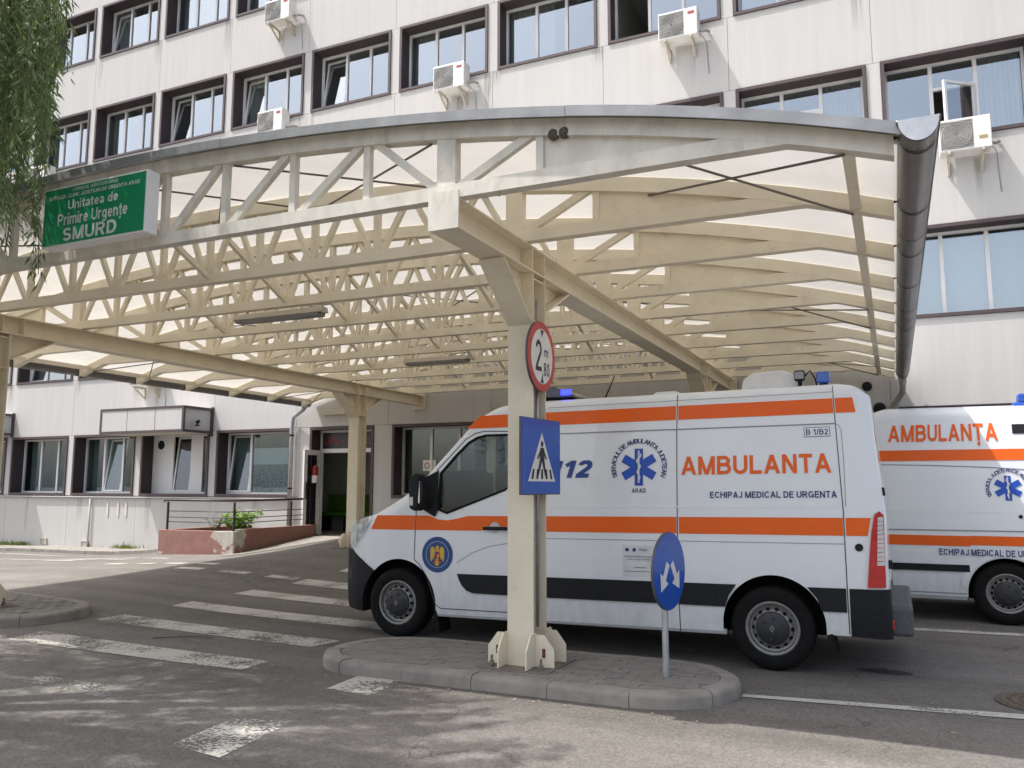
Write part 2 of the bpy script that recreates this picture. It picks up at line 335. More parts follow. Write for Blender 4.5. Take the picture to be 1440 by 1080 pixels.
def copy_tree(o, parent=None):
    c = o.copy(); COL.objects.link(c); c.parent = parent
    for ch in o.children: copy_tree(ch, c)
    return c

# text as flat meshes: verts (x, y, layer) and faces
TXT = {}
def text_mesh(key, body):
    cu = bpy.data.curves.new("t", 'FONT'); cu.body = body; cu.size = 1.0; cu.align_x = 'LEFT'; cu.resolution_u = 3
    ob = bpy.data.objects.new("t", cu); COL.objects.link(ob)
    dg = bpy.context.evaluated_depsgraph_get(); me = bpy.data.meshes.new_from_object(ob.evaluated_get(dg))
    v = [(p.co.x, p.co.y) for p in me.vertices]; f = [tuple(p.vertices) for p in me.polygons]
    bpy.data.objects.remove(ob); bpy.data.curves.remove(cu); bpy.data.meshes.remove(me)
    xs = [a for a, b in v]; ys = [b for a, b in v]; x0, x1, y0, y1 = min(xs), max(xs), min(ys), max(ys)
    TXT[key] = ([((a-x0), (b-y0), 0) for a, b in v], f, x1-x0, y1-y0)
def clip_poly(poly, a, b, c):
    """keep the side a*x+b*y>=c"""
    out = []
    for i in range(len(poly)):
        p, q = poly[i], poly[(i+1) % len(poly)]; dp = a*p[0]+b*p[1]-c; dq = a*q[0]+b*q[1]-c
        if dp >= 0: out.append(p)
        if dp*dq < 0: t = dp/(dp-dq); out.append((p[0]+(q[0]-p[0])*t, p[1]+(q[1]-p[1])*t))
    return out
# ---- block lettering drawn stroke by stroke (upright sans capitals and a few small letters)
SW = 0.19
def _arc(cx, cy, rx, ry, a0, a1, n=14): return [(cx+rx*math.cos(rad(a0+(a1-a0)*i/n)), cy+ry*math.sin(rad(a0+(a1-a0)*i/n))) for i in range(n+1)]
def _glyphs(w):
    h = w/2; G = {}
    st = lambda x: [(x, 0), (x, 1)]
    G['A'] = (0.86, [[(0.045, -0.15), (0.485, 1.15)], [(0.815, -0.15), (0.375, 1.15)], [(0.2, 0.31), (0.66, 0.31)]])
    G['B'] = (0.78, [st(h), [(h, 1-h), (0.42, 1-h)]+_arc(0.42, 0.713, 0.215, 0.192, 90, -90)[1:]+[(h, 0.521)], [(h, 0.521), (0.45, 0.521)]+_arc(0.45, 0.308, 0.235, 0.213, 90, -90)[1:]+[(h, h)]])
    G['C'] = (0.82, [_arc(0.44, 0.5, 0.345, 0.405, 42, 318, 22)])
    G['D'] = (0.80, [st(h), [(h, 1-h), (0.36, 1-h)]+_arc(0.36, 0.5, 0.345, 0.405, 90, -90, 18)[1:]+[(h, h)]])
    G['E'] = (0.68, [st(h), [(h, 1-h), (0.66, 1-h)], [(h, 0.52), (0.60, 0.52)], [(h, h), (0.68, h)]])
    G['G'] = (0.88, [_arc(0.45, 0.5, 0.355, 0.405, 45, 318, 22), [(0.765, 0.06), (0.765, 0.50)], [(0.46, 0.45), (0.84, 0.45)]])
    G['H'] = (0.78, [st(h), st(0.685), [(h, 0.52), (0.685, 0.52)]])
    G['I'] = (0.19, [st(h)])
    G['J'] = (0.56, [[(0.465, 1), (0.465, 0.30)]+_arc(0.28, 0.30, 0.185, 0.205, 0, -170)[1:]])
    G['L'] = (0.64, [st(h), [(h, h), (0.64, h)]])
    G['M'] = (0.94, [st(h), st(0.845), [(h-0.03, 1.1), (0.50, -0.1)], [(0.875, 1.1), (0.44, -0.1)]])
    G['N'] = (0.78, [st(h), st(0.685), [(h-0.04, 1.08), (0.725, -0.08)]])
    G['O'] = (0.90, [_arc(0.45, 0.5, 0.355, 0.405, 0, 360, 28)])
    G['P'] = (0.74, [st(h), [(h, 1-h), (0.42, 1-h)]+_arc(0.42, 0.685, 0.225, 0.22, 90, -90)[1:]+[(h, 0.465)]])
    G['R'] = (0.80, [st(h), [(h, 1-h), (0.44, 1-h)]+_arc(0.44, 0.695, 0.225, 0.21, 90, -90)[1:]+[(h, 0.485)], [(0.36, 0.55), (0.74, -0.1)]])
    G['S'] = (0.74, [_arc(0.37, 0.7025, 0.26, 0.2025, 18, 270, 16)+_arc(0.37, 0.2975, 0.275, 0.2025, 90, -160, 16)[1:]])
    G['T'] = (0.72, [st(0.36), [(0, 1-h), (0.72, 1-h)]])
    G['Ț'] = (0.72, [st(0.36), [(0, 1-h), (0.72, 1-h)], [(0.42, -0.08), (0.30, -0.26)]])
    G['U'] = (0.78, [[(h, 1), (h, 0.36)]+_arc(0.39, 0.36, 0.295, 0.265, 180, 360)[1:]+[(0.685, 1)]])
    G['V'] = (0.80, [[(0.06, 1.15), (0.44, -0.15)], [(0.74, 1.15), (0.36, -0.15)]])
    G['1'] = (0.50, [st(0.38), [(0.40, 0.97), (0.06, 0.70)]]); G['2'] = (0.66, [_arc(0.33, 0.69, 0.235, 0.215, 170, -35, 14)+[(0.10, 0.12)], [(0.02, h), (0.65, h)]])
    G['8'] = (0.62, [_arc(0.31, 0.735, 0.19, 0.17, 0, 360, 20), _arc(0.31, 0.30, 0.215, 0.205, 0, 360, 20)]); G['0'] = (0.60, [_arc(0.30, 0.5, 0.205, 0.405, 0, 360, 24)])
    G['/'] = (0.36, [[(0.02, -0.1), (0.34, 1.1)]]); G['-'] = (0.40, [[(0.03, 0.42), (0.37, 0.42)]]); G[','] = (0.2, [[(0.12, 0.16), (0.05, -0.16)]])
    G['a'] = (0.56, [[(0.46, 0), (0.46, 0.46)]+_arc(0.27, 0.47, 0.19, 0.165, 0, 155)[1:], _arc(0.26, 0.20, 0.17, 0.12, 0, 360, 16)])
    G['d'] = (0.62, [_arc(0.28, 0.36, 0.19, 0.275, 0, 360, 20), [(0.52, 0), (0.52, 1)]]); G['e'] = (0.60, [_arc(0.30, 0.36, 0.21, 0.275, 0, 315, 20), [(0.12, 0.36), (0.51, 0.36)]])
    G['g'] = (0.62, [_arc(0.28, 0.38, 0.19, 0.255, 0, 360, 20), [(0.52, 0.72), (0.52, 0.02)]+_arc(0.31, 0.0, 0.21, 0.185, 0, -150)[1:]])
    G['i'] = (0.19, [[(h, 0), (h, 0.72)], [(h, 0.83), (h, 1.0)]]); G['n'] = (0.60, [[(h, 0), (h, 0.72)], [(h, 0.40)]+_arc(0.30, 0.42, 0.205, 0.215, 180, 0)[1:]+[(0.505, 0)]])
    G['m'] = (0.94, [[(h, 0), (h, 0.72)], _arc(0.28, 0.43, 0.185, 0.205, 180, 0)+[(0.465, 0)], _arc(0.65, 0.43, 0.185, 0.205, 180, 0)+[(0.835, 0)]])
    G['r'] = (0.40, [[(h, 0), (h, 0.72)], _arc(0.30, 0.38, 0.205, 0.25, 180, 70)]); G['t'] = (0.38, [[(0.19, 0.92), (0.19, 0.22)]+_arc(0.30, 0.20, 0.11, 0.12, 180, 300)[1:], [(0.0, 0.65), (0.37, 0.65)]])
    G['ț'] = (0.38, G['t'][1]+[[(0.24, -0.08), (0.14, -0.26)]]); G['u'] = (0.60, [[(h, 0.72), (h, 0.30)]+_arc(0.30, 0.30, 0.205, 0.215, 180, 360)[1:], [(0.505, 0), (0.505, 0.72)]])
    return G
def block_text(key, body, w=0.19, shear=0.0, gap=0.10, single=False):
    G = _glyphs(w); x = 0; V = []; F = []; res = []; lay = 0
    for ch in body:
        if ch == ' ': x += 0.34; continue
        adv, strokes = G[ch]; gv = []; gf = []
        for si, pl_ in enumerate(strokes):
            P_ = [Vector(p) for p in pl_]; closed = (P_[0]-P_[-1]).length < 1e-6 and len(P_) > 3; L_, R_ = [], []
            for i, p in enumerate(P_):
                a = P_[i-1] if i > 0 else (P_[-2] if closed else None); c = P_[i+1] if i < len(P_)-1 else (P_[1] if closed else None)
                d1 = (p-a).normalized() if a is not None and (p-a).length > 1e-6 else None; d2 = (c-p).normalized() if c is not None and (c-p).length > 1e-6 else None
                d = ((d1 or d2)+(d2 or d1)).normalized(); k = 1.0/max(0.5, d.dot(d2 or d1)); n = Vector((-d.y, d.x))*(w/2*k); L_.append(p+n); R_.append(p-n)
            lo = -9 if ch in 'gțȚ,' else 0.0
            for i in range(len(P_)-1):
                q = [(L_[i].x, L_[i].y), (R_[i].x, R_[i].y), (R_[i+1].x, R_[i+1].y), (L_[i+1].x, L_[i+1].y)]
                q = clip_poly(clip_poly(q, 0, 1, lo), 0, -1, -1.0)
                if len(q) > 2: o = len(gv); gv += [(a, c, si) for a, c in q]; gf.append(tuple(range(o, o+len(q))))
        if single: res.append((x+adv/2, [(a, c, d) for a, c, d in gv], gf, adv, 1.0))
        o = len(V); V += [(x+a+shear*c, c, d) for a, c, d in gv]; F += [tuple(i+o for i in f) for f in gf]; x += adv+gap
    if single: TXT[key] = (res, x)
    else: xs = [v[0] for v in V]; x0 = min(xs); TXT[key] = ([(a-x0, c, d) for a, c, d in V], F, max(xs)-x0, 1.0)

block_text("amb", "AMBULANTA", 0.185, gap=0.12); block_text("amb2", "AMBULANȚA", 0.185, gap=0.12); block_text("echipaj", "ECHIPAJ MEDICAL DE URGENTA", 0.18, gap=0.12); block_text("112", "112", 0.24, 0.25, 0.16)
block_text("b1b2", "B 1/B2", 0.17, gap=0.12); block_text("unit", "Unitatea de", 0.17, gap=0.08); block_text("prim", "Primire Urgențe", 0.17, gap=0.08); block_text("smurd", "SMURD", 0.20, gap=0.12)
block_text("cons", "CONSILIUL JUDETEAN ARAD", 0.2, gap=0.12); block_text("spit", "SPITALUL CLINIC JUDETEAN DE URGENTA ARAD", 0.2, gap=0.12); block_text("two", "2", 0.14); block_text("mm", "m", 0.13); block_text("c80", ",80", 0.13, gap=0.12); block_text("upu", "UPU - SMURD", 0.17, gap=0.14)
text_mesh("not1", "Ambulanta achizitionata din fonduri"); text_mesh("not2", "in cadrul programului Regio"); text_mesh("regio", "Regio")
block_text("arc", "SERVICIUL DE AMBULANTA JUDETEAN", 0.17, gap=0.13, single=True); block_text("arad", "ARAD", 0.17, gap=0.13); block_text("arc2", "SERVICIUL JUDETEAN DE AMBULANTA", 0.17, gap=0.13, single=True)

# ------------------------------------------------------------------ ground height (gentle falls of the yard)
CP = np.array([(-3,6,0),(-1,5,0),(1,5,0),(-3,3,0),(3,7,0),(3,12,0),(-3,9.5,0),(0,14,.04),(4,16,.04),(-4.7,7,0),(-6,5,0),(-6,8,.01),(-8.4,6,.03),(-8.4,8,.05),(-8.4,10.5,.09),
 (-6,12,.10),(-3,14,.10),(-11.3,7.6,.11),(-11.3,9.8,.15),(-11.3,10.9,.19),(-11.3,12.8,.24),(-11.3,15.5,.36),(-9.72,13.8,.37),(-12.4,16.1,.39),(-8,16,.33),(-5,16,.2),
 (-12.5,13.46,.15),(-14.6,13.46,.08),(-17.5,16,-.16),(-21,16,-.2),(-24,16,-.25),(-30,16,-.3),(-16,11,.0),(-20,12,-.12),(-20,8,-.05),(-27,10,-.2),(-12,4,.05),(-15,7,.05),
 (0,0,0),(-8,0,0),(8,0,0),(-20,0,0),(8,10,0),(-32,4,-.1)], float)
def _phi(r2): return np.where(r2 > 1e-9, r2*np.log(np.maximum(r2, 1e-9)), 0.0)
_n = len(CP); _K = _phi(((CP[:, None, :2]-CP[None, :, :2])**2).sum(-1))+np.eye(_n)*0.6
_P = np.c_[np.ones(_n), CP[:, :2]]; _A = np.block([[_K, _P], [_P.T, np.zeros((3, 3))]])
_W = np.linalg.solve(_A, np.r_[CP[:, 2], 0, 0, 0])
def gz(x, y):
    x = min(max(x, -32), 8); y = min(max(y, 0), 16.2)
    r2 = ((CP[:, :2]-[x, y])**2).sum(1)
    return float(_phi(r2)@_W[:_n]+_W[_n]+_W[_n+1]*x+_W[_n+2]*y)
def grid_axis(lo, hi, a, b, step):
    fine = list(np.arange(a, b+1e-6, step)); out = []
    x = a
    d = step
    while x > lo: d *= 1.5; x -= d; out.insert(0, max(x, lo))
    x = b; d = step; tail = []
    while x < hi: d *= 1.5; x += d; tail.append(min(x, hi))
    return out+fine+tail
gx = grid_axis(-900, 900, -32, 8, 0.25); gy = grid_axis(-900, 900, 0, 16.4, 0.25)
mb = MB(); nx = len(gx)
mb.v = [(x, y, gz(x, y)) for y in gy for x in gx]
mb.f = [(j*nx+i, j*nx+i+1, (j+1)*nx+i+1, (j+1)*nx+i) for j in range(len(gy)-1) for i in range(nx-1)]; mb.m = [0]*len(mb.f)
ROAD = tag(mb.build("road", ASPH, smooth=True, fix=False), "worn grey asphalt yard in front of the hospital", kind="structure")

def drape(name, poly, m, parent, off=0.006, step=0.25):
    """flat sheet laid on the ground"""
    b = MB(); xs = [p[0] for p in poly]; ys = [p[1] for p in poly]
    x = math.floor(min(xs)/step)*step
    while x < max(xs):
        col = clip_poly(clip_poly(poly, 1, 0, x), -1, 0, -(x+step))
        y = math.floor(min(ys)/step)*step
        while y < max(ys) and len(col) > 2:
            c = clip_poly(clip_poly(col, 0, 1, y), 0, -1, -(y+step))
            if len(c) > 2: b.add([(px, py, gz(px, py)+off) for px, py in c], [tuple(range(len(c)))])
            y += step
        x += step
    return b.build(name, m, parent)
# crossing stripes and lines (children of the road)
STR = [([(-8.15,5.68),(-8.24,6.13),(-5.15,6.05),(-5.11,5.67)], PAINT2), ([(-8.35,6.86),(-8.34,7.24),(-5.15,7.12),(-5.22,6.73)], PAINT2),
       ([(-8.37,7.97),(-8.42,8.37),(-5.0,8.22),(-5.0,7.83)], PAINT2), ([(-8.45,9.15),(-8.48,9.57),(-5.2,9.4),(-5.2,9.0)], PAINT2),
       ([(-8.4,10.3),(-8.45,10.75),(-5.2,10.6),(-5.2,10.15)], PAINT2), ([(-8.4,11.5),(-8.45,11.9),(-5.2,11.8),(-5.2,11.4)], PAINT2),
       ([(-8.4,12.6),(-8.4,13.0),(-5.2,12.9),(-5.2,12.5)], PAINT2)]
for p, m in STR: drape("crossing_stripe", p, m, ROAD)
tag(drape("worn_stripe", [(-6.9,4.66),(-6.9,4.8),(-5.1,4.82),(-5.15,4.5)], paint_mat("road_paint_faint", 0.85), ROAD), "stripe almost worn away")
drape("dash_line", [(-4.06,5.44),(-4.1,5.98),(-3.66,5.98),(-3.64,5.40)], PAINT2, ROAD)
drape("dash_line", [(-4.05,3.90),(-4.12,4.5),(-3.70,4.62),(-3.60,3.84)], paint_mat("road_paint_half", 0.62), ROAD)
drape("lane_line", [(-1.12,6.55),(-1.12,6.64),(4.5,7.37),(4.5,7.13)], PAINT2, ROAD)
drape("lane_line", [(-0.6,10.25),(-0.6,10.4),(4.5,10.95),(4.5,10.72)], PAINT2, ROAD)
for i in range(4): x = -11.3+i*0.75; drape("dash_line", [(x-1.5*0-2.2,11.15+0.02*i),(x-2.2,11.33),(x-1.72,11.33),(x-1.72,11.15)], PAINT2, ROAD)
for i in range(3): x = -11.1+i*0.98; drape("dash_line", [(x,10.55),(x,10.75),(x+0.55,10.78),(x+0.55,10.58)], PAINT2, ROAD)
drape("lane_line", [(-22,12.75),(-22,12.87),(-13.4,12.67),(-13.4,12.55)], PAINT2, ROAD)
drape("arrow_mark", [(-16.8,12.2),(-15.6,12.47),(-15.6,12.37),(-14.0,12.37),(-14.0,12.27),(-15.6,12.27),(-15.6,12.1)], PAINT2, ROAD)
drape("edge_line", [(-27,14.6),(-27,14.72),(-14.9,14.3),(-14.9,14.2)], PAINT2, ROAD)
patch = []
for i in range(22):
    t = 2*math.pi*i/22; patch.append((-0.14+0.19*math.cos(t)*(1+0.25*random.uniform(-1, 1)), 7.96+0.10*math.sin(t)*(1+0.3*random.uniform(-1, 1))))
tag(drape("oil_stain", patch, mat("oil_dark", (0.035, 0.033, 0.031), 0.7, var=0.4, vscale=30), ROAD, 0.005), "dark wet stain behind the near ambulance")

# manhole cover
def gear_disc(b, c, r, z0, z1, n=36, mi=0): b.prism([(c[0]+r*math.cos(2*math.pi*i/n), c[1]+r*math.sin(2*math.pi*i/n)) for i in range(n)], z0, z1, 'z', mi)
mh = empty("manhole_cover", (0.93, 7.28, 0), "round rusty iron manhole cover in the asphalt beside the white line", "manhole")
b = MB(); gear_disc(b, (0, 0), 0.34, -0.05, 0.007); b.build("frame_ring", mat("iron_ring", (0.10, 0.085, 0.07), 0.7, 0.3), mh)
b = MB(); gear_disc(b, (0, 0), 0.30, -0.05, 0.011); b.build("lid", mat("iron_lid", (0.13, 0.10, 0.075), 0.75, 0.3, 0.3, 25), mh)
b = MB()
for r in (0.09, 0.16, 0.23):
    for i in range(int(40*r/0.23)+6):
        t = 2*math.pi*i/(int(40*r/0.23)+6); b.bar((r*math.cos(t), r*math.sin(t), 0.012), ((r+0.035)*math.cos(t), (r+0.035)*math.sin(t), 0.012), 0.012, 0.006)
b.build("raised_pattern", MATS["iron_lid"], mh)

# ------------------------------------------------------------------ traffic islands: kerb stones and pavers
def stadium(x0, x1, yc, r, n=10):
    pts = []
    for i in range(n+1): t = -math.pi/2+math.pi*i/n; pts.append((x1+r*math.cos(t), yc+r*math.sin(t)))
    for i in range(n+1): t = math.pi/2+math.pi*i/n; pts.append((x0+r*math.cos(t), yc+r*math.sin(t)))
    return pts
def resample(pts, closed=True):
    seg = list(zip(pts, pts[1:]+pts[:1])) if closed else list(zip(pts, pts[1:]))
    ln = [math.dist(a, c) for a, c in seg]; tot = sum(ln)
    def at(d):
        d = d % tot if closed else min(max(d, 0), tot-1e-6)
        for (a, c), l in zip(seg, ln):
            if d <= l: t = d/l if l else 0; return (a[0]+(c[0]-a[0])*t, a[1]+(c[1]-a[1])*t), ((c[0]-a[0])/l, (c[1]-a[1])/l)
            d -= l
        return seg[-1][1], (1, 0)
    return at, tot
def island(x0, x1, yc, r, label, zoff=0.0, seed=1, stone=0.62):
    rnd = random.Random(seed); H = 0.105
    root = empty("traffic_island", (0.5*(x0+x1), yc, 0), None, None); tag(root, label, None, None, "structure"); ox, oy = 0.5*(x0+x1), yc
    G = lambda x, y: gz(x, y)+zoff
    outer = stadium(x0, x1, yc, r, 16); at, tot = resample(outer)
    ns = round(tot/stone); prof = [(0.0, -0.12), (0.0, H-0.035), (0.012, H-0.012), (0.035, H), (0.145, H), (0.145, -0.12)]
    for k in range(ns):
        d0 = tot*k/ns+0.0025; d1 = tot*(k+1)/ns-0.0025; b = MB(); q = 6; dz = rnd.uniform(-0.004, 0.004); din = rnd.uniform(-0.004, 0.004); rows = []
        for i in range(q+1):
            (px, py), (tx, ty) = at(d0+(d1-d0)*i/q)
            rows.append([(px-ty*(w+din)-ox, py+tx*(w+din)-oy, G(px, py)+zz+dz) for w, zz in prof])
        m = len(prof); vs = [p for rw in rows for p in rw]
        fs = [(i*m+j, i*m+(j+1) % m, (i+1)*m+(j+1) % m, (i+1)*m+j) for i in range(q) for j in range(m)]+[tuple(range(m)), tuple(q*m+j for j in range(m-1, -1, -1))]
        b.add(vs, fs); b.build("kerb_stone", CONC, root, smooth=True, sharp=40)
    inner = stadium(x0, x1, yc, r-0.15, 14)
    b = MB(); b.add([(x-ox, y-oy, H-0.014+G(x, y)) for x, y in inner]+[(0, 0, H-0.014+G(ox, oy))], [(i, (i+1) % len(inner), len(inner)) for i in range(len(inner))]); b.build("bedding", JOINT, root)
    clip = []
    for i in range(len(inner)):
        p, q2 = inner[i], inner[(i+1) % len(inner)]; ax, ay = -(q2[1]-p[1]), q2[0]-p[0]
        if math.hypot(ax, ay) > 1e-6: clip.append((ax, ay, ax*p[0]+ay*p[1]))
    pw, ph, g = 0.20, 0.10, 0.0022; row = 0; y = yc-r
    while y < yc+r:
        x = x0-r-(0.1 if row % 2 else 0)
        while x < x1+r:
            poly = [(x+g, y+g), (x+pw-g, y+g), (x+pw-g, y+ph-g), (x+g, y+ph-g)]
            for c in clip:
                poly = clip_poly(poly, *c)
                if len(poly) < 3: break
            if len(poly) >= 3 and abs(sum(p[0]*q[1]-q[0]*p[1] for p, q in zip(poly, poly[1:]+poly[:1])))/2 > 0.0015:
                dz = rnd.uniform(-0.003, 0.003)+H-0.003; b = MB(); cz = G(sum(p[0] for p in poly)/len(poly), sum(p[1] for p in poly)/len(poly))
                b.prism([(px-ox, py-oy) for px, py in poly], cz+dz-0.05, cz+dz, 'z'); b.build("paver", PAVER, root)
            x += pw
        y += ph; row += 1
    return root
ISL = island(-4.12, -1.79, 6.56, 0.66, "paved traffic island with concrete kerb under the front canopy column by the ambulance")
island(-12.4, -9.25, 6.62, 0.70, "paved traffic island with concrete kerb at the far end of the crossing", seed=5)

# pavement strip along the facade
pv = empty("pavement", (-22, 15.4, 0), None, None); tag(pv, "narrow concrete pavement along the foot of the hospital wall", kind="structure")
x = -33.0
while x < -14.7:
    x2 = min(x+1.0, -14.65); b = MB(); vs = []
    for px in (x+0.006, x2-0.006):
        for py, dz in ((15.15, -0.1), (15.15, 0.085), (15.17, 0.10), (15.28, 0.10), (15.28, -0.1)): vs.append((px+22, py-15.4, gz(px, py)+dz))
    b.add(vs, [(0,1,6,5),(1,2,7,6),(2,3,8,7),(3,4,9,8),(0,4,3,2,1),(5,6,7,8,9)]); b.build("kerb_stone", CONC, pv)
    b = MB(); vs = [(px+22, py-15.4, gz(px, py)+dz) for px in (x, x2) for py, dz in ((15.285, 0.092), (16.25, 0.10))]
    b.add(vs, [(0, 1, 3, 2)]); b.build("slab", CONC, pv); x = x2
# concrete gutter strip beside the ramp planter
drape("gutter_strip", [(-12.46,13.0),(-12.1,12.9),(-11.35,16.1),(-12.46,16.1)], CONC, ROAD, 0.012)

# ------------------------------------------------------------------ hospital building
W = 16.2; BO = (-10.0, W, 0.0)
HB = empty("hospital_building", BO, "pale panelled multi-storey hospital block with brown window surrounds", "building")
PITCH, WW, WH, FL, ZB = 2.644, 2.393, 1.674, 3.24, 1.295
left = lambda k: 0.137-PITCH*k
K0, K1, NF = -2, 11, 5
def hb(b, name, m, parent=None, **kw): return b.build(name, m, parent or HB, org=BO, **kw)
# backing wall behind the panels (spandrels and piers)
b = MB()
for n in range(NF+1):
    z0 = -1.2 if n == 0 else ZB+FL*(n-1)+WH; z1 = ZB+FL*n if n < NF else ZB+FL*(NF-1)+WH+1.9
    if n == 0:
        b.box((left(K1)-0.3, W+0.035, z0), (-12.80, W+0.42, z1)); b.box((-10.92, W+0.035, z0), (left(K0)+PITCH, W+0.42, z1))
    else: b.box((left(K1)-0.3, W+0.035, z0), (left(K0)+PITCH, W+0.42, z1))
hb(b, "backing_wall", WALL)
b = MB()
for n in range(NF):
    for k in range(K0-1, K1+1):
        x = left(k)
        if n == 0 and k == 5: continue
        b.box((x-0.251+0.004, W+0.036, ZB+FL*n+0.002), (x-0.004, W+0.42, ZB+FL*n+WH-0.002))
b.box((-13.08-0.25, W+0.036, ZB+0.002), (-12.80, W+0.42, ZB+WH-0.002)); b.box((-10.92, W+0.036, ZB+0.002), (left(4)-0.004, W+0.42, ZB+WH-0.002))
hb(b, "backing_pier", WALL)
# facade panels, one per bay and storey, joints open
sp_me = {}
def panel(x0, x1, z0, z1, m=WALL, y0=0.0, name="wall_panel"):
    g = 0.004; b = MB(); b.box((x0+g, W+y0, z0+g), (x1-g, W+0.03, z1-g)); return hb(b, name, m)
for k in range(K0, K1+1):
    x = left(k); a0, a1 = x-0.1255, x+WW+0.1255
    for n in range(NF+1):
        z0 = ZB+FL*(n-1)+WH; z1 = ZB+FL*n if n < NF else z0+1.9
        if n > 0: panel(a0, a1, z0, z1)
        elif k != 5: panel(a0, a1, -1.0, z1-0.055 if k >= 5 else z1, WALL2 if k > 5 else WALL, 0.006)
    for n in range(NF):
        if n == 0 and k == 5: continue
        panel(x+WW+0.002, x+WW+0.249, ZB+FL*n, ZB+FL*n+WH, name="pier_panel")
panel(-13.083, -12.775, -1.0, ZB+WH); panel(-13.2085, -13.085, -1.0, ZB-0.004, y0=0.006); panel(-10.945, left(4)-0.002, -1.0, ZB+WH, y0=0.001)
b = MB(); b.box((left(K1)-0.2, W-0.05, ZB-0.052), (-13.45, W+0.02, ZB-0.026)); hb(b, "sill_flashing", mat("flashing", (0.55, 0.54, 0.51), 0.6))
# rest of the block
b = MB(); b.box((left(K1)-0.5, W+0.42, 18.3), (left(K0)+PITCH+0.3, W+13, 18.6)); hb(b, "roof", CONC)
b = MB(); b.box((left(K1)-0.5, W-0.02, -1.2), (left(K1)-0.26, W+13, 18.3)); hb(b, "side_wall", WALL)
b = MB(); b.box((left(K0)+PITCH+0.02, W-0.02, -1.2), (left(K0)+PITCH+0.3, W+13, 18.3)); hb(b, "side_wall", WALL)
b = MB(); b.box((left(K1)-0.3, W+3.6, -1.2), (left(K0)+PITCH, W+3.8, 18.3)); hb(b, "interior_wall", INNER)
for n in range(NF+1):
    if n == 0:
        b = MB(); b.box((left(K1)-0.3, W+0.425, 0.15), (left(K0)+PITCH, W+3.6, 0.385))
    else:
        b = MB(); z = ZB+FL*n-0.75; b.box((left(K1)-0.3, W+0.425, z-0.25), (left(K0)+PITCH, W+3.6, z))
    hb(b, "floor_slab", INNER)
for k in range(K0, K1+2, 2):
    b = MB(); b.box((left(k)-0.2, W+0.43, 0.4), (left(k)-0.08, W+3.6, 18.0)); hb(b, "partition_wall", INNER)

# windows: surround (part) > frame, pane, sash, curtain (sub-parts); mesh data shared
def ring(b, x0, x1, z0, z1, w, y0, y1, mi=0):
    b.box((x0, y0, z0), (x0+w, y1, z1), mi); b.box((x1-w, y0, z0), (x1, y1, z1), mi)
    b.box((x0+w, y0, z0), (x1-w, y1, z0+w), mi); b.box((x0+w, y0, z1-w), (x1-w, y1, z1), mi)
b = MB(); ring(b, 0.002, WW-0.002, 0.002, WH-0.002, 0.062, -0.03, 0.012); ring(b, 0.004, WW-0.004, 0.004, WH-0.004, 0.05, 0.012, 0.43, 1)
SUR = b.mesh("window", [BROWN, REVEAL])
X0, X1, Z0, Z1 = 0.056, WW-0.056, 0.056, WH-0.056
TH = [X0+0.05+i*(X1-X0-0.10)/3 for i in range(4)]
b = MB(); ring(b, X0, X1, Z0, Z1, 0.05, 0.34, 0.40)
for i in (1, 2): b.box((TH[i]-0.033, 0.335, Z0+0.05), (TH[i]+0.033, 0.40, Z1-0.05))
FRAME = b.mesh("frame", PVC)
b = MB(); ring(b, X0, X1, Z0, Z1, 0.05, 0.34, 0.40); b.box((TH[1]-0.033, 0.335, Z0+0.05), (TH[1]+0.033, 0.40, Z1-0.05)); WIDE = b.mesh("frame", PVC)
TW = [(TH[i]+(0.0 if i == 0 else 0.033), TH[i+1]-(0.0 if i == 2 else 0.033)) for i in range(3)]
def pane_mesh(a, c, z0, z1, g): b = MB(); b.add([(a, 0, 0), (c, 0, 0), (c, 0, z1-z0), (a, 0, z1-z0)], [(0, 1, 2, 3)]); return b.mesh("pane", g, fix=False)
PANE = [[pane_mesh(a, c, Z0+0.05, Z1-0.05, g) for a, c in TW] for g in (GLASS, DGLASS)]
WPANE = pane_mesh(TW[1][0], TW[2][1], Z0+0.05, Z1-0.05, DGLASS)
def sash_mesh(a, c, hgt, g): b = MB(); ring(b, a, c, 0, hgt, 0.045, -0.03, 0.02); b.add([(a+0.045, -0.006, 0.045), (c-0.045, -0.006, 0.045), (c-0.045, -0.006, hgt-0.045), (a+0.045, -0.006, hgt-0.045)], [(0, 1, 2, 3)], 1); return b.mesh("sash", [PVC, g])
SASH = [[sash_mesh(a, c, Z1-Z0-0.10, g) for a, c in TW] for g in (GLASS, DGLASS)]
SHSASH = [[sash_mesh(a, c, (Z1-Z0-0.10)*0.66, g) for a, c in TW] for g in (GLASS, DGLASS)]
TOPL = [[pane_mesh(a, c, 0, (Z1-Z0-0.10)*0.30, g) for a, c in TW] for g in (GLASS, DGLASS)]
b = MB(); b.box((TW[1][0], 0.335, Z0+0.05+(Z1-Z0-0.1)*0.66), (TW[1][1], 0.40, Z0+0.05+(Z1-Z0-0.1)*0.70)); TRANS = b.mesh("transom", PVC)
def cloth_mesh(a, c, z0, z1, amp, seed):
    r = random.Random(seed); b = MB(); n = 40; vs = []; ph = r.uniform(0, 6)
    for i in range(n+1):
        x = a+(c-a)*i/n; y = amp*math.sin(i*1.3+ph)+amp*0.5*math.sin(i*0.5+ph*2); vs += [(x, y, z0), (x, y*1.0, z1)]
    b.add(vs, [(2*i, 2*i+2, 2*i+3, 2*i+1) for i in range(n)]); return b.mesh("curtain", CURT, smooth=True, fix=False)
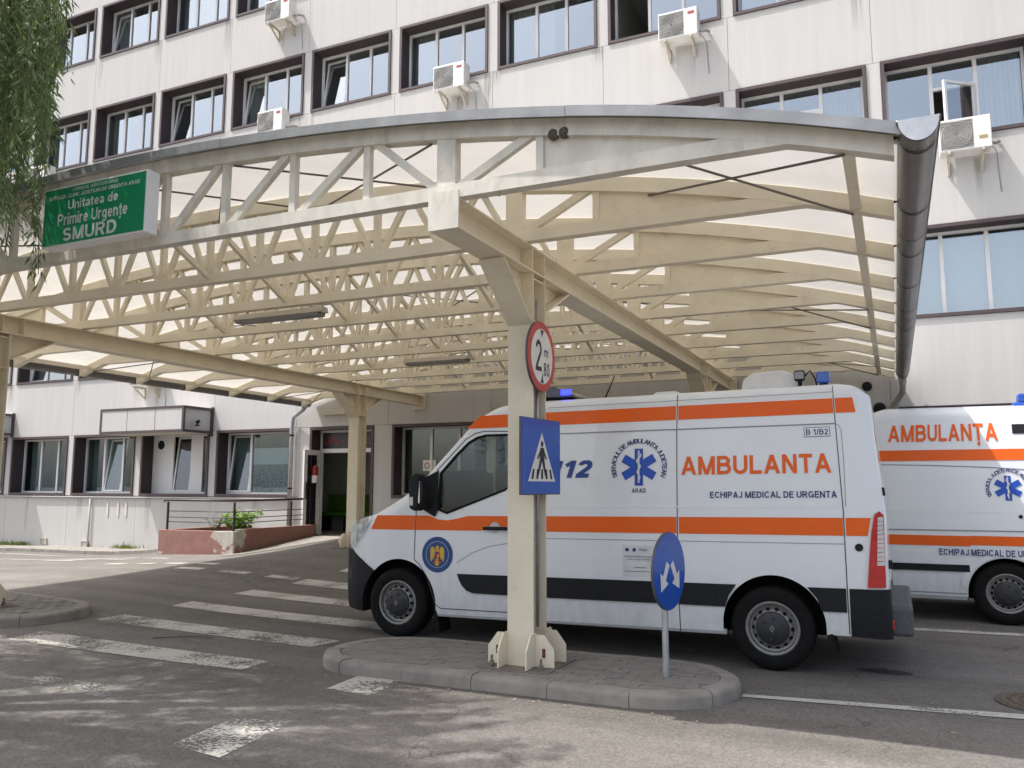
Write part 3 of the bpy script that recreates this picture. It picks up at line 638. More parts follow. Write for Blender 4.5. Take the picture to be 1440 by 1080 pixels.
CUR = {"l": cloth_mesh(0.1, 0.75, 0.02, 1.64, 0.03, 1), "r": cloth_mesh(1.6, 2.28, 0.02, 1.64, 0.03, 2), "full": cloth_mesh(0.1, 2.3, 0.02, 1.64, 0.02, 3),
       "half": cloth_mesh(0.06, 1.2, 0.02, 1.64, 0.025, 4), "low": cloth_mesh(0.06, 2.3, 0.02, 0.85, 0.004, 5)}
b = MB(); b.box((0.07, -0.006, 0.05), (WW-0.07, 0.006, WH-0.17)); BLIND = b.mesh("roller_blind", mat("blind_cloth", (0.50, 0.53, 0.55), 0.9, var=0.03))
DIM = mat("dim_blind", (0.20, 0.24, 0.24), 0.9, var=0.15, vscale=3)
b = MB(); b.box((0.07, -0.006, 0.05), (WW-0.07, 0.006, WH-0.10)); DIMB = b.mesh("inner_blind", DIM)
FILM = mat("patterned_film", (0.20, 0.245, 0.27), 0.6, var=0.55, vscale=28); PALE = mat("pale_film", (0.50, 0.57, 0.60), 0.6, var=0.05)
rw = random.Random(11)
def window(n, k, kind="std", tilt=None, curtain=None):
    o = link_mesh("window", SUR, HB, (left(k)-BO[0], 0, ZB+FL*n)); g = 1 if n == 0 else 0
    link_mesh("frame", WIDE if kind == "wide" else FRAME, o)
    for i in range(3):
        if kind == "wide" and i == 1: link_mesh("pane", WPANE, o, (0, 0.37, Z0+0.05)); continue
        if kind == "wide" and i == 2: continue
        if tilt == i:
            s = link_mesh("sash", SASH[g][i], o, (0, 0.36, Z0+0.05)); s.rotation_euler = (rad(-7.5), 0, 0)
        elif kind == "transom" and i == 1:
            link_mesh("transom", TRANS, o); link_mesh("pane", TOPL[g][i], o, (0, 0.37, Z0+0.05+(Z1-Z0-0.1)*0.70))
            s = link_mesh("sash", SHSASH[g][i], o, (0, 0.36, Z0+0.05))
            if tilt == "swing": # opened outwards on its side hinge
                s.location = (TW[1][1], 0.33, Z0+0.05); s.data = s.data.copy(); s.data.transform(Matrix.Translation((-TW[1][1], 0, 0))); s.rotation_euler = (0, 0, rad(38))
        elif tilt == ("open", i): pass
        else: link_mesh("pane", PANE[g][i], o, (0, 0.37, Z0+0.05))
    if curtain == "dim": link_mesh("inner_blind", DIMB, o, (0, 0.60, 0))
    elif curtain == "film":
        link_mesh("inner_blind", DIMB, o, (0, 0.62, 0))
        b = MB(); b.box((TW[1][0], 0.382, 0.11), (X1-0.05, 0.386, 0.80)); link_mesh("window_film", b.mesh("window_film", FILM), o)
        b = MB(); b.box((TW[1][0], 0.382, 0.805), (X1-0.05, 0.386, 1.22)); link_mesh("window_film", b.mesh("window_film", PALE), o)
    elif curtain == "blind": link_mesh("roller_blind", BLIND, o, (0, 0.47, 0))
    elif curtain: link_mesh("curtain", CUR[curtain], o, (0, 0.56, 0))
    return o
SPEC = {(2, 0): ("transom", "swing", "r"), (2, 1): ("transom", None, "r"), (1, 0): ("std", None, "blind"), (1, -1): ("std", None, "blind"), (3, 2): ("std", ("open", 0), None), (3, 1): ("std", None, "half"),
        (3, 3): ("std", None, "half"), (3, 4): ("std", None, "l"), (3, 5): ("std", 0, None), (3, 6): ("std", 0, "l"), (3, 7): ("std", 0, None), (3, 8): ("std", None, "l"), (3, 9): ("std", None, "l"),
        (4, 6): ("std", None, "full"), (4, 7): ("std", None, "full"), (4, 8): ("std", 0, "l"), (4, 9): ("std", None, "l"), (0, 8): ("std", 1, "dim"), (0, 9): ("std", None, "dim"), (0, 6): ("wide", 0, "film"), (0, 10): ("std", None, "dim"), (0, 4): ("std", None, "dim")}
for n in range(NF):
    for k in range(K0, K1+1):
        if n == 0 and k in (5, 7): continue
        kind, tilt, cur = SPEC.get((n, k), ("std", rw.choice([None, None, 0, 1]), rw.choice(["full", "l", "r", None, "half"])))
        window(n, k, kind, tilt, cur)
# bay 7: white door and panel beside a tilted sash under the awning
o = link_mesh("doorway", SUR, HB, (left(7)-BO[0], 0, ZB))
b = MB(); ring(b, X0, X1, Z0, Z1, 0.05, 0.34, 0.40); b.box((X0+0.05, 0.35, Z0+0.05), (0.80, 0.39, Z1-0.05)); b.box((1.43, 0.335, Z0+0.05), (1.85, 0.40, Z1-0.05)); link_mesh("frame", b.mesh("frame", PVC), o)
s = link_mesh("sash", sash_mesh(0.83, 1.43, Z1-Z0-0.10, DGLASS), o, (0, 0.36, Z0+0.05)); s.rotation_euler = (rad(-6), 0, 0)
link_mesh("pane", pane_mesh(1.85, X1-0.05, 0, Z1-Z0-0.10, DGLASS), o, (0, 0.37, Z0+0.05))
b = MB(); b.lathe([(0.0, 0.335), (0.105, 0.335), (0.12, 0.34), (0.12, 0.352)], (0.33, 0, 1.36), 'y', 24); link_mesh("vent_disc", b.mesh("vent_disc", DARK, True), o)

# entrance door bay
D0, D1, DT, DZ = -12.775, -10.945, 2.96, 0.385
b = MB(); b.box((D0, W-0.025, 0.3), (D0+0.062, W+0.012, DT)); b.box((D1-0.062, W-0.025, 0.3), (D1, W+0.012, DT)); b.box((D0+0.062, W-0.025, DT-0.062), (D1-0.062, W+0.012, DT))
b.box((D0, W+0.012, 0.3), (D0+0.05, W+0.42, DT), 1); b.box((D1-0.05, W+0.012, 0.3), (D1, W+0.42, DT), 1); b.box((D0+0.05, W+0.012, DT-0.05), (D1-0.05, W+0.42, DT), 1)
DOOR = hb(b, "entrance_door", [BROWN, REVEAL])
b = MB(); xa, xb = D0+0.052, D1-0.052
b.box((xa, W+0.33, DZ), (xa+0.06, W+0.39, DT-0.052)); b.box((xb-0.06, W+0.33, DZ), (xb, W+0.39, DT-0.052)); b.box((xa+0.06, W+0.33, DT-0.112), (xb-0.06, W+0.39, DT-0.052)); b.box((xa+0.06, W+0.325, 2.36), (xb-0.06, W+0.39, 2.46))
hb(b, "frame", PVC, DOOR)
b = MB(); b.box((xa+0.06, W+0.35, 2.46), (xb-0.06, W+0.365, DT-0.112)); hb(b, "transom_panel", mat("transom_dark", (0.025, 0.02, 0.022), 0.3), DOOR)
def flat_text(key, width=None, height=None): v, f, w, hh = TXT[key]; sx = (width/w) if width else height/hh; sz = (height/hh) if height else sx; return [(a*sx, c*sz, d*0.00025) for a, c, d in v], f
v, f = flat_text("upu", 1.42, 0.20); b = MB(); b.add([(xa+0.12+a, W+0.346-d, 2.55+c) for a, c, d in v], f); hb(b, "sign_lettering", mat("sign_letter_red", (0.26, 0.02, 0.02), 0.4), DOOR, fix=False)
# open narrow leaf
b = MB(); lf = [(-12.70, 16.50), (-12.735, 15.93)]
dx, dy = lf[1][0]-lf[0][0], lf[1][1]-lf[0][1]; ln = math.hypot(dx, dy); ux, uy = dx/ln, dy/ln
def lp(t, z): return (lf[0][0]+ux*t, lf[0][1]+uy*t, z)
for t0, t1, z0, z1 in ((0, 0.11, 0.42, 2.42), (ln-0.11, ln, 0.42, 2.42), (0.11, ln-0.11, 0.42, 0.56), (0.11, ln-0.11, 2.30, 2.42)):
    b.bar(lp((t0+t1)/2, z0), lp((t0+t1)/2, z1), 0.05, t1-t0, (ux, uy, 0))
LEAF = hb(b, "door_leaf", PVC, DOOR)
b = MB(); b.bar(lp(ln/2, 0.56), lp(ln/2, 2.30), 0.01, ln-0.22, (ux, uy, 0)); hb(b, "leaf_glass", mat("leaf_glass_dark", (0.018, 0.018, 0.02), 0.08), DOOR)
b = MB(); b.tube([(lf[1][0]+0.06, lf[1][1]+0.05, 1.25), (lf[1][0]+0.06, lf[1][1]+0.05, 1.65)], 0.012); hb(b, "handle", DARK, DOOR)
b = MB(); b.box((-14.5, W+2.6, DZ), (-10.2, W+2.7, 3.2)); hb(b, "lobby_wall", mat("lobby_paint", (0.66, 0.70, 0.66), 0.8), DOOR)  # added wall, its paint lightened to stand in for indoor light
# wall lamp, vents
b = MB(); b.box((-12.38, W-0.09, 3.24), (-11.72, W-0.005, 3.36)); wl = b.build("wall_lamp", mat("lamp_diffuser", (0.55, 0.50, 0.42), 0.5), None, bevel=0.015, org=(-12.05, W, 3.24)); wl.location = (-12.05, W, 3.24)
tag(wl, "long flat wall lamp above the emergency entrance door", "lamp")
for vx, vz, rr in ((-0.18, 2.96, 0.10), (-0.37, 3.36, 0.085)):
    b = MB(); b.lathe([(0.0, -0.05), (rr*0.8, -0.05), (rr, -0.035), (rr, 0.0)], (vx, W-0.002, vz), 'y', 20); b.lathe([(rr*0.5, -0.055), (rr*0.6, -0.058), (rr*0.7, -0.05)], (vx, W-0.002, vz), 'y', 20)
    hb(b, "round_vent", DARK, smooth=True)
for vx, vz in ((-22.0, 0.0), (-20.33, -0.03)):
    b = MB(); b.box((vx-0.11, W-0.02, vz-0.07), (vx+0.11, W+0.004, vz+0.07)); ring(b, vx-0.13, vx+0.13, vz-0.09, vz+0.09, 0.02, W-0.03, W+0.004, 1); hb(b, "air_brick", [mat("vent_buff", (0.40, 0.34, 0.28), 0.8), WALL2])
# drain pipe on plinth and old bracket marks
b = MB(); b.tube([(-20.18, W-0.04, -0.3), (-20.18, W-0.04, 1.2)], 0.022, 8); hb(b, "plinth_pipe", mat("pipe_beige", (0.42, 0.40, 0.37), 0.7), smooth=True)
for vx in (-19.55, -19.15, -18.85):
    b = MB(); b.box((vx, W-0.012, 0.75), (vx+0.05, W+0.004, 1.12)); hb(b, "patch_strip", mat("patch_cream", (0.66, 0.63, 0.55), 0.8))
# boxed awnings with brown edges
def awning(x0, x1, y0, z0, z1):
    a = MB(); t = 0.06
    a.box((x0+t, y0+0.012, z0+t), (x1-t, W-0.01, z1-t)); o = hb(a, "awning", WALL)
    a = MB()
    for xx in (x0, x1-t): a.box((xx, y0, z0), (xx+t, y0+t, z1)); a.box((xx, W-t, z0-0.06), (xx+t, W-0.002, z1+0.03))
    a.box((x0+t, y0, z0), (x1-t, y0+t, z0+t)); a.box((x0+t, y0, z1-t), (x1-t, y0+t, z1))
    for xx in (x0, x1-t): a.box((xx, y0+t, z0), (xx+t, W-t, z0+t)); a.box((xx, y0+t, z1-t), (xx+t, W-t, z1))
    hb(a, "edge_trim", BROWN, o)
    a = MB(); a.box((x0+t, y0+t, z0-0.004), (x1-t, W-0.03, z0+0.055)); hb(a, "soffit", mat("soffit_cream", (0.55, 0.52, 0.46), 0.8), o)
    a = MB()
    for i in (1, 2): xx = x0+(x1-x0)*i/3; a.box((xx-0.004, y0+0.008, z0+t), (xx+0.004, y0+0.011, z1-t))
    hb(a, "joint", GAP, o); return o
awning(-18.80, -15.87, 15.19, 2.89, 3.54); awning(-27.0, -23.64, 15.3, 3.03, 3.66)
cm = empty("security_camera", (-15.82, 15.6, 3.05), "small dark security camera on the end of the boxed awning", "camera")
b = MB(); b.box((-0.05, -0.03, 0.0), (0.05, 0.03, 0.03)); b.bar((0.0, 0, 0.03), (0.05, -0.02, 0.10), 0.03, 0.03); b.build("bracket", DARK, cm)
b = MB(); b.tube([(-0.02, 0.06, 0.12), (0.16, -0.16, 0.08)], 0.045, 10); b.build("camera_body", DARK, cm, smooth=True, sharp=40)
# notice on the window under the canopy
nt_ = empty("window_notice", (-9.66, W+0.355, 2.03), "small paper no-smoking notice on the glass behind the ambulance", "notice")
b = MB(); b.box((-0.17, -0.002, -0.125), (0.17, 0.002, 0.125)); b.build("paper", SIGNW, nt_)
b = MB(); b.lathe([(0.05, -0.004), (0.07, -0.004), (0.07, -0.003)], (-0.06, 0, 0.0), 'y', 20); b.bar((-0.105, -0.0045, 0.04), (-0.015, -0.0045, -0.04), 0.001, 0.014, (0, 1, 0)); b.build("red_ring", SIGNR, nt_)

# fire extinguisher and bench in the entrance
ex = empty("fire_extinguisher", (-12.60, 16.20, 1.62), "red fire extinguisher with white label by the open entrance leaf", "extinguisher")
b = MB(); b.lathe([(0, 0), (0.065, 0.0), (0.075, 0.02), (0.075, 0.36), (0.05, 0.42), (0.02, 0.44), (0, 0.44)], axis='z', n=18); b.build("cylinder", mat("extinguisher_red", (0.26, 0.012, 0.012), 0.3), ex, smooth=True)
b = MB(); b.lathe([(0.077, 0.02), (0.077, 0.19)], axis='z', n=18); b.build("paper_label", SIGNW, ex, smooth=True)
b = MB(); b.tube([(0, 0, 0.43), (0, 0, 0.50)], 0.015); b.bar((-0.04, 0, 0.50), (0.07, 0, 0.52), 0.02, 0.015); b.build("valve", DARK, ex)
b = MB(); b.bar((-0.13, 0, 0.25), (-0.06, 0, 0.25), 0.05, 0.05); b.build("wall_bracket", DARK, ex)
bn = empty("waiting_bench", (-13.3, 18.15, DZ), "green padded waiting bench inside the entrance", "bench")
b = MB(); b.box((-0.7, 0, 0.40), (1.9, 0.5, 0.50)); b.build("seat", mat("bench_green", (0.12, 0.30, 0.03), 0.5), bn, bevel=0.02)
b = MB(); b.box((-0.7, 0.45, 0.5), (1.9, 0.56, 0.95)); b.build("backrest", MATS["bench_green"], bn, bevel=0.02)
for lx in (-0.6, 0.15, 1.0, 1.8): b = MB(); b.box((lx-0.03, 0.03, 0), (lx+0.03, 0.45, 0.4)); b.build("leg", DARK, bn)

# air conditioners
def make_ac():
    root = empty("air_conditioner", (0, 0, 0), "x", "air conditioner", "air conditioners on the facade")
    w, hh, y0, y1 = 0.80, 0.58, -0.42, -0.12
    b = MB(); b.box((-w/2, y0, 0), (w/2, y1, hh)); b.build("casing", WHITEP, root, bevel=0.012)
    b = MB(); cx, cz, r = -0.13, 0.29, 0.235
    b.box((cx-0.25, y0-0.004, cz-0.25), (cx+0.25, y0+0.01, cz+0.25)); g = b.build("fan_grille", mat("grille_back", (0.20, 0.20, 0.19), 0.6), root)
    b = MB()
    for q in range(1, 9): rr = r*q/8; b.lathe([(rr-0.006, y0-0.006), (rr, y0-0.016), (rr+0.006, y0-0.006)], (cx, 0, cz), 'y', 28)
    for q in range(12): t = math.pi*2*q/12; b.bar((cx+0.04*math.cos(t), y0-0.008, cz+0.04*math.sin(t)), (cx+r*math.cos(t), y0-0.008, cz+r*math.sin(t)), 0.008, 0.006, (0, 1, 0))
    for q in range(10): zz = cz-0.24+q*0.48/9; b.box((cx-0.245, y0-0.0075, zz-0.003), (cx+0.245, y0-0.0045, zz+0.003))
    b.build("wire_guard", mat("guard_grey", (0.45, 0.44, 0.42), 0.5), g)
    b = MB(); b.box((0.21, y0-0.003, 0.44), (0.34, y0+0.004, 0.50)); b.build("maker_badge", mat("badge_red", (0.35, 0.05, 0.06), 0.5), root)
    for s in (-0.26, 0.26):
        b = MB(); b.box((s-0.02, y0-0.02, -0.045), (s+0.02, -0.001, -0.004)); b.box((s-0.02, -0.03, -0.30), (s+0.02, -0.001, -0.05)); b.bar((s, y0+0.05, -0.045), (s, -0.03, -0.28), 0.03, 0.03); b.build("bracket", mat("bracket_cream", (0.50, 0.46, 0.38), 0.6, dirt=(0.25, 0.12, 0.05), dirt_amt=0.5), root)
    b = MB(); b.tube([(0.40, -0.25, 0.12), (0.47, -0.25, 0.10), (0.53, -0.15, 0.16), (0.55, -0.01, 0.20)], 0.025, 8); b.tube([(0.40, -0.22, 0.08), (0.46, -0.20, 0.02), (0.50, -0.05, -0.03), (0.51, -0.012, -0.35), (0.53, -0.012, -0.7)], 0.008, 6); b.build("pipe", mat("pipe_wrap", (0.30, 0.28, 0.25), 0.8), root, smooth=True)
    return root
AC = make_ac()
ACS = [(1.41, 7.36, "air conditioner below the open swung window above the canopy gutter"), (-3.55, 10.60, "air conditioner beside the dark open window high over the canopy"),
       (-8.85, 10.61, "air conditioner under the third-floor windows above the canopy middle"), (-14.05, 10.52, "air conditioner half hidden behind the canopy roof edge"),
       (-13.95, 13.52, "highest air conditioner, cut off by the top of the picture"), (-22.85, 10.48, "air conditioner behind the willow strands, nearer the canopy"),
       (-24.25, 10.46, "air conditioner at the picture edge behind the willow strands"), (-18.1, 4.20, "low air conditioner just under the canopy edge, above the boxed awning")]
for i, (x, z, lab) in enumerate(ACS):
    o = AC if i == 0 else copy_tree(AC); o.location = (x, W, z); o["label"] = lab

o = [c for c in AC.children if c.name.startswith("maker_badge")]
for c in o: c.data = c.data.copy(); c.data.materials[0] = mat("badge_gold", (0.35, 0.28, 0.12), 0.5); c.location = (0.0, 0.0, -0.28); c.scale = (1, 1, 1)
# rain run-off stains below sills and air conditioners
STN = stain_mat("runoff_stain", (0.20, 0.18, 0.15), 0.42); r = random.Random(77)
spots = [(x+r.uniform(-0.2, 0.3), z-0.03, r.uniform(0.10, 0.3), r.uniform(0.6, 1.3)) for x, z, _ in ACS]
for n in range(1, NF):
    for k in range(K0, K1):
        for e in (0.0, WW):
            if r.random() < 0.55: spots.append((left(k)+e+r.uniform(-0.1, 0.1), ZB+FL*n-0.01, r.uniform(0.10, 0.35), r.uniform(0.35, 1.3)))
for k in range(6, K1): spots.append((left(k)+r.uniform(0, 2.3), ZB-0.06, r.uniform(0.15, 0.4), r.uniform(0.5, 1.1)))
for x, z, w_, h_ in spots:
    b = MB(); b.add([(x-w_/2, W-0.0025, z-h_), (x+w_/2, W-0.0025, z-h_), (x+w_/2, W-0.003, z), (x-w_/2, W-0.003, z)], [(0, 1, 2, 3)]); hb(b, "water_stain", STN)

# ------------------------------------------------------------------ entrance canopy
MID, Y0, SPC, NT = -6.275, 5.07, 1.182, 10
CO = (MID, Y0, 0.0)
CAN = empty("entrance_canopy", CO, "cream steel truss canopy with arched translucent roof over the ambulance bay", "canopy")
HALF = 6.40; BX = 3.445
zt = lambda d: 4.40-0.015*d*d-0.00013*d**4
def arch(b, d0, d1, lo, hi, y0, y1, n=40, mi=0):
    vs = []; fs = []
    for i in range(n+1):
        d = d0+(d1-d0)*i/n; z = zt(d); vs += [(d, y0, z+lo), (d, y1, z+lo), (d, y1, z+hi), (d, y0, z+hi)]
    for i in range(n):
        a = 4*i; c = a+4
        fs += [(a, c, c+1, a+1), (a+1, c+1, c+2, a+2), (a+2, c+2, c+3, a+3), (a+3, c+3, c, a)]
    fs += [(0, 1, 2, 3), (4*n+3, 4*n+2, 4*n+1, 4*n)]; b.add(vs, fs, mi)
ZC0, ZC1 = 3.5975, 3.700
OFF = [0.65, 1.33, 2.04, 2.745]
b = MB(); arch(b, -6.365, 6.365, -0.155, -0.034, -0.05, 0.05, 60); T_TOP = b.mesh("truss", STEEL)
b = MB(); b.prism([(-5.95, ZC0), (5.95, ZC0), (5.545, ZC1), (-5.545, ZC1)], -0.048, 0.048, 'y'); T_BOT = b.mesh("bottom_chord", STEEL)
zu = lambda d: zt(d)-0.15          # underside of the top chord
def bar_mesh(name, x0, z0, x1, z1, w, d): b = MB(); b.bar((x0, 0, z0), (x1, 0, z1), d, w, (0, 1, 0) if False else (0, 0, 1) if abs(x1-x0) > 0.02 else (1, 0, 0)); return b.mesh(name, STEEL)
verts_m = {o: bar_mesh("vertical", o, ZC1-0.01, o, zu(o)+0.02, 0.055, 0.055) for o in [0.0]+OFF+[4.17]}
post_m = bar_mesh("post", BX, ZC1-0.01, BX, zu(BX)+0.02, 0.15, 0.085)
nodes = [0.0]+OFF+[BX]
diag_r = []; diag_l = []
for i in range(len(nodes)-1):
    a, c = nodes[i], nodes[i+1]
    if i < len(nodes)-2: p = (a+0.07, ZC1-0.01, c-0.05, zu(c)+0.02)
    else: p = (a+0.07, zu(a)+0.01, c-0.10, ZC1+0.0)
    diag_r.append(p)
diag_r.append((BX+0.10, ZC1-0.01, 4.10, zu(4.10)+0.015))
DG = [(bar_mesh("diagonal", x0, z0, x1, z1, 0.06, 0.05), bar_mesh("diagonal", -x0, z0, -x1, z1, 0.06, 0.05)) for x0, z0, x1, z1 in diag_r]
DG2 = []
for i in range(len(nodes)-1):
    a, c = nodes[i], nodes[i+1]; m_ = (a+c)/2
    for x0, z0, x1, z1 in ((a+0.06, ZC1-0.01, m_-0.015, zu(m_)+0.02), (m_+0.015, zu(m_)+0.02, c-(0.09 if i == len(nodes)-2 else 0.06), ZC1-0.01)):
        DG2.append((bar_mesh("diagonal", x0, z0, x1, z1, 0.048, 0.045), bar_mesh("diagonal", -x0, z0, -x1, z1, 0.048, 0.045)))
DG2.append(DG[-1])
def plate_mesh(s):
    b = MB(); n = 12; top = [(s*(4.19+(5.56-4.19)*i/n), zu(4.19+(5.56-4.19)*i/n)+0.02) for i in range(n+1)]
    b.prism([(s*4.19, ZC1-0.02), (s*5.56, ZC1-0.02)]+top[::-1], -0.008, 0.008, 'y'); return b.mesh("web_plate", STEEL)
PL = (plate_mesh(1), plate_mesh(-1))
for k in range(NT):
    t = link_mesh("truss", T_TOP, CAN, (0, k*SPC, 0)); link_mesh("bottom_chord", T_BOT, t)
    link_mesh("vertical", verts_m[0.0], t)
    for s in (1, -1):
        for o in OFF+[4.17]: v = link_mesh("vertical", verts_m[o], t); v.location.x = 0 if s == 1 else -2*o
        v = link_mesh("post", post_m, t); v.location.x = 0 if s == 1 else -2*BX
        link_mesh("web_plate", PL[0 if s == 1 else 1], t)
    for m1, m2 in (DG if k == 0 else DG2): link_mesh("diagonal", m1, t); link_mesh("diagonal", m2, t)
    if k == 0:        # the front truss is bleached and weathered by the rain
        for ob in [t]+list(t.children): ob.material_slots[0].link = 'OBJECT'; ob.material_slots[0].material = WEATH
# braces between trusses, rods
b = MB(); b.bar((0, 0, 3.64), (0, -SPC, 4.22), 0.05, 0.045, (1, 0, 0)); BR = b.mesh("brace", STEEL)
for k in range(1, NT):
    for dx in ((0.03,) if k % 3 else (0.03, -2.0, 2.1)): link_mesh("brace", BR, CAN, (dx, k*SPC, 0))
for k in (0, 4, 8):
    for d0, d1 in ((4.6, 6.1), (-4.6, -6.1), (1.4, 3.3), (-1.4, -3.3), (0.1, 1.3)):
        for a, c in ((d0, d1), (d1, d0)):
            b = MB(); b.tube([(a, k*SPC, zt(a)-0.17), (c, (k+1)*SPC, zt(c)-0.17)], 0.009, 6); b.build("tie_rod", mat("rod_grey", (0.16, 0.14, 0.12), 0.5, 0.4), CAN)
for s in (1, -1):
    for k in range(NT-1):
        b = MB(); b.bar((s*6.12, k*SPC+0.052, zt(6.12)-0.115), (s*6.12, (k+1)*SPC-0.052, zt(6.12)-0.115), 0.07, 0.06); b.build("purlin", STEEL, CAN)
# roof sheets, one per bay
RO = -0.024
for k in range(NT):
    y0 = -0.12 if k == 0 else k*SPC+0.004; y1 = (k+1)*SPC-0.004 if k < NT-1 else W-Y0-0.02
    b = MB(); n = 36; vs = []
    for i in range(n+1): d = -HALF+2*HALF*i/n; vs += [(d, y0, zt(d)+RO), (d, y1, zt(d)+RO)]
    b.add(vs, [(2*i, 2*i+1, 2*i+3, 2*i+2) for i in range(n)]); b.build("roof_sheet", ROOF, CAN, smooth=True, fix=False)
# front flashing in overlapping lengths
fl = [-HALF, -4.4, -2.35, -0.45, 1.35, 2.95+1.45, HALF]
for i in range(len(fl)-1):
    b = MB(); dz = 0.002*(i % 2); arch(b, fl[i]+0.002, fl[i+1]-0.002+0.03*(i % 2), -0.062+dz, 0.012+dz, -0.140-dz, -0.125-dz, 14); arch(b, fl[i]+0.002, fl[i+1]-0.002, 0.000+dz, 0.012+dz, -0.125-dz, 0.10, 14); b.build("edge_flashing", FASC, CAN)
# gutters
for s in (1, -1):
    gxc = s*(HALF+0.092); zc = zt(HALF)-0.0; r = 0.102
    b = MB(); n = 14; ya, yb = -0.17, W-Y0-0.12; vs = []
    for y in (ya, yb):
        for rr in (r, r-0.006):
            for i in range(n+1): t = math.pi+math.pi*i/n; vs.append((gxc+rr*math.cos(t), y, zc+rr*1.25*math.sin(t)))
    m = n+1; fs = []
    for i in range(n): fs += [(i, i+1, 2*m+i+1, 2*m+i), (m+i, 3*m+i, 3*m+i+1, m+i+1)]
    fs += [(0, 2*m, 3*m, m), (n, m+n, 3*m+n, 2*m+n)]; b.add(vs, fs)
    GU = b.build("gutter", GUTM, CAN, smooth=True, sharp=50)
    b = MB(); b.prism([(gxc+0.104*math.cos(math.pi+math.pi*i/n), zc+0.006+0.13*math.sin(math.pi+math.pi*i/n)) for i in range(n+1)], ya-0.012, ya+0.004, 'y'); b.build("end_cap", GALV, GU)
    b = MB(); b.tube([(gxc-r, ya-0.004, zc), (gxc-r, yb, zc)], 0.012, 8); b.tube([(gxc+r, ya-0.004, zc), (gxc+r, yb, zc)], 0.012, 8); b.build("rolled_edge", GUTM, GU, smooth=True)
    for k in range(NT):
        b = MB(); vs = []
        for y in (k*SPC-0.012, k*SPC+0.012):
            for i in range(n+1): t = math.pi+math.pi*i/n; vs.append((gxc+(r+0.005)*math.cos(t), y, zc+(r+0.005)*1.25*math.sin(t)))
        b.add(vs, [(i, i+1, m+i+1, m+i) for i in range(n)]); b.bar((gxc-s*r, k*SPC, zc-0.015), (s*6.33, k*SPC, zt(6.33)-0.06), 0.02, 0.012); b.build("gutter_bracket", DARK, GU, fix=False)
    for k in range(3):
        y = 1.9+3.4*k; b = MB(); vs = []
        for yy in (y-0.02, y+0.02):
            for i in range(n+1): t = math.pi+math.pi*i/n; vs.append((gxc+(r+0.003)*math.cos(t), yy, zc+(r+0.003)*1.25*math.sin(t)))
        b.add(vs, [(i, i+1, m+i+1, m+i) for i in range(n)]); b.build("gutter_seam", GUTM, GU, fix=False)
# downpipes
dl = [-12.76-MID, W-0.28-Y0, 3.46]
b = MB(); b.tube([(dl[0], dl[1], 3.47), (dl[0]-0.05, dl[1]+0.02, 3.38), (-13.22-MID, W-0.10-Y0, 3.22), (-13.27-MID, W-0.085-Y0, 3.0), (-13.27-MID, W-0.085-Y0, 0.2)], [0.09, 0.055, 0.05, 0.05, 0.05], 12)
DP = b.build("downpipe", GALV, CAN, smooth=True)
for z in (2.78, 1.5): b = MB(); b.tube([(-13.27-MID, W-0.085-Y0, z-0.02), (-13.27-MID, W-0.085-Y0, z+0.02)], 0.058, 12); b.build("pipe_clip", DARK, DP)
b = MB(); b.tube([(0.21-MID, W-0.30-Y0, 3.47), (0.21-MID, W-0.30-Y0, 3.30), (0.20-MID, W-0.24-Y0, 3.20), (0.05-MID, W-0.12-Y0, 2.98), (0.03-MID, W-0.09-Y0, 2.85), (0.03-MID, W-0.09-Y0, 0.05)], [0.075, 0.05, 0.05, 0.05, 0.05, 0.05], 12)
b.build("downpipe", mat("downpipe_grey", (0.30, 0.285, 0.26), 0.45, 0.4), CAN, smooth=True)
# longitudinal beams
BZ0, BZ1 = 3.368, 3.594
for s in (1, -1):
    x = s*BX; b = MB(); ye = W-Y0-0.0
    b.box((x-0.12, -0.06, BZ1-0.014), (x+0.12, ye, BZ1)); b.box((x-0.12, -0.06, BZ0), (x+0.12, ye, BZ0+0.014)); b.box((x-0.007, -0.06, BZ0+0.014), (x+0.007, ye, BZ1-0.014))
    BM = b.build("beam", STEEL, CAN)
    b = MB(); b.box((x-0.123, -0.076, BZ0-0.003), (x+0.123, -0.061, BZ1+0.05)); b.build("end_plate", WEATH, BM)
    b = MB(); b.box((x-0.16, ye-0.05, BZ0-0.08), (x+0.16, ye-0.005, BZ1+0.05)); b.build("wall_plate", STEEL, BM)
    for yy in (1.28, 1.55, 8.59, 8.87):
        b = MB(); b.box((x-0.113, yy-0.006, BZ0+0.015), (x-0.008, yy+0.006, BZ1-0.015)); b.box((x+0.008, yy-0.006, BZ0+0.015), (x+0.113, yy+0.006, BZ1-0.015)); b.build("stiffener", STEEL, BM)
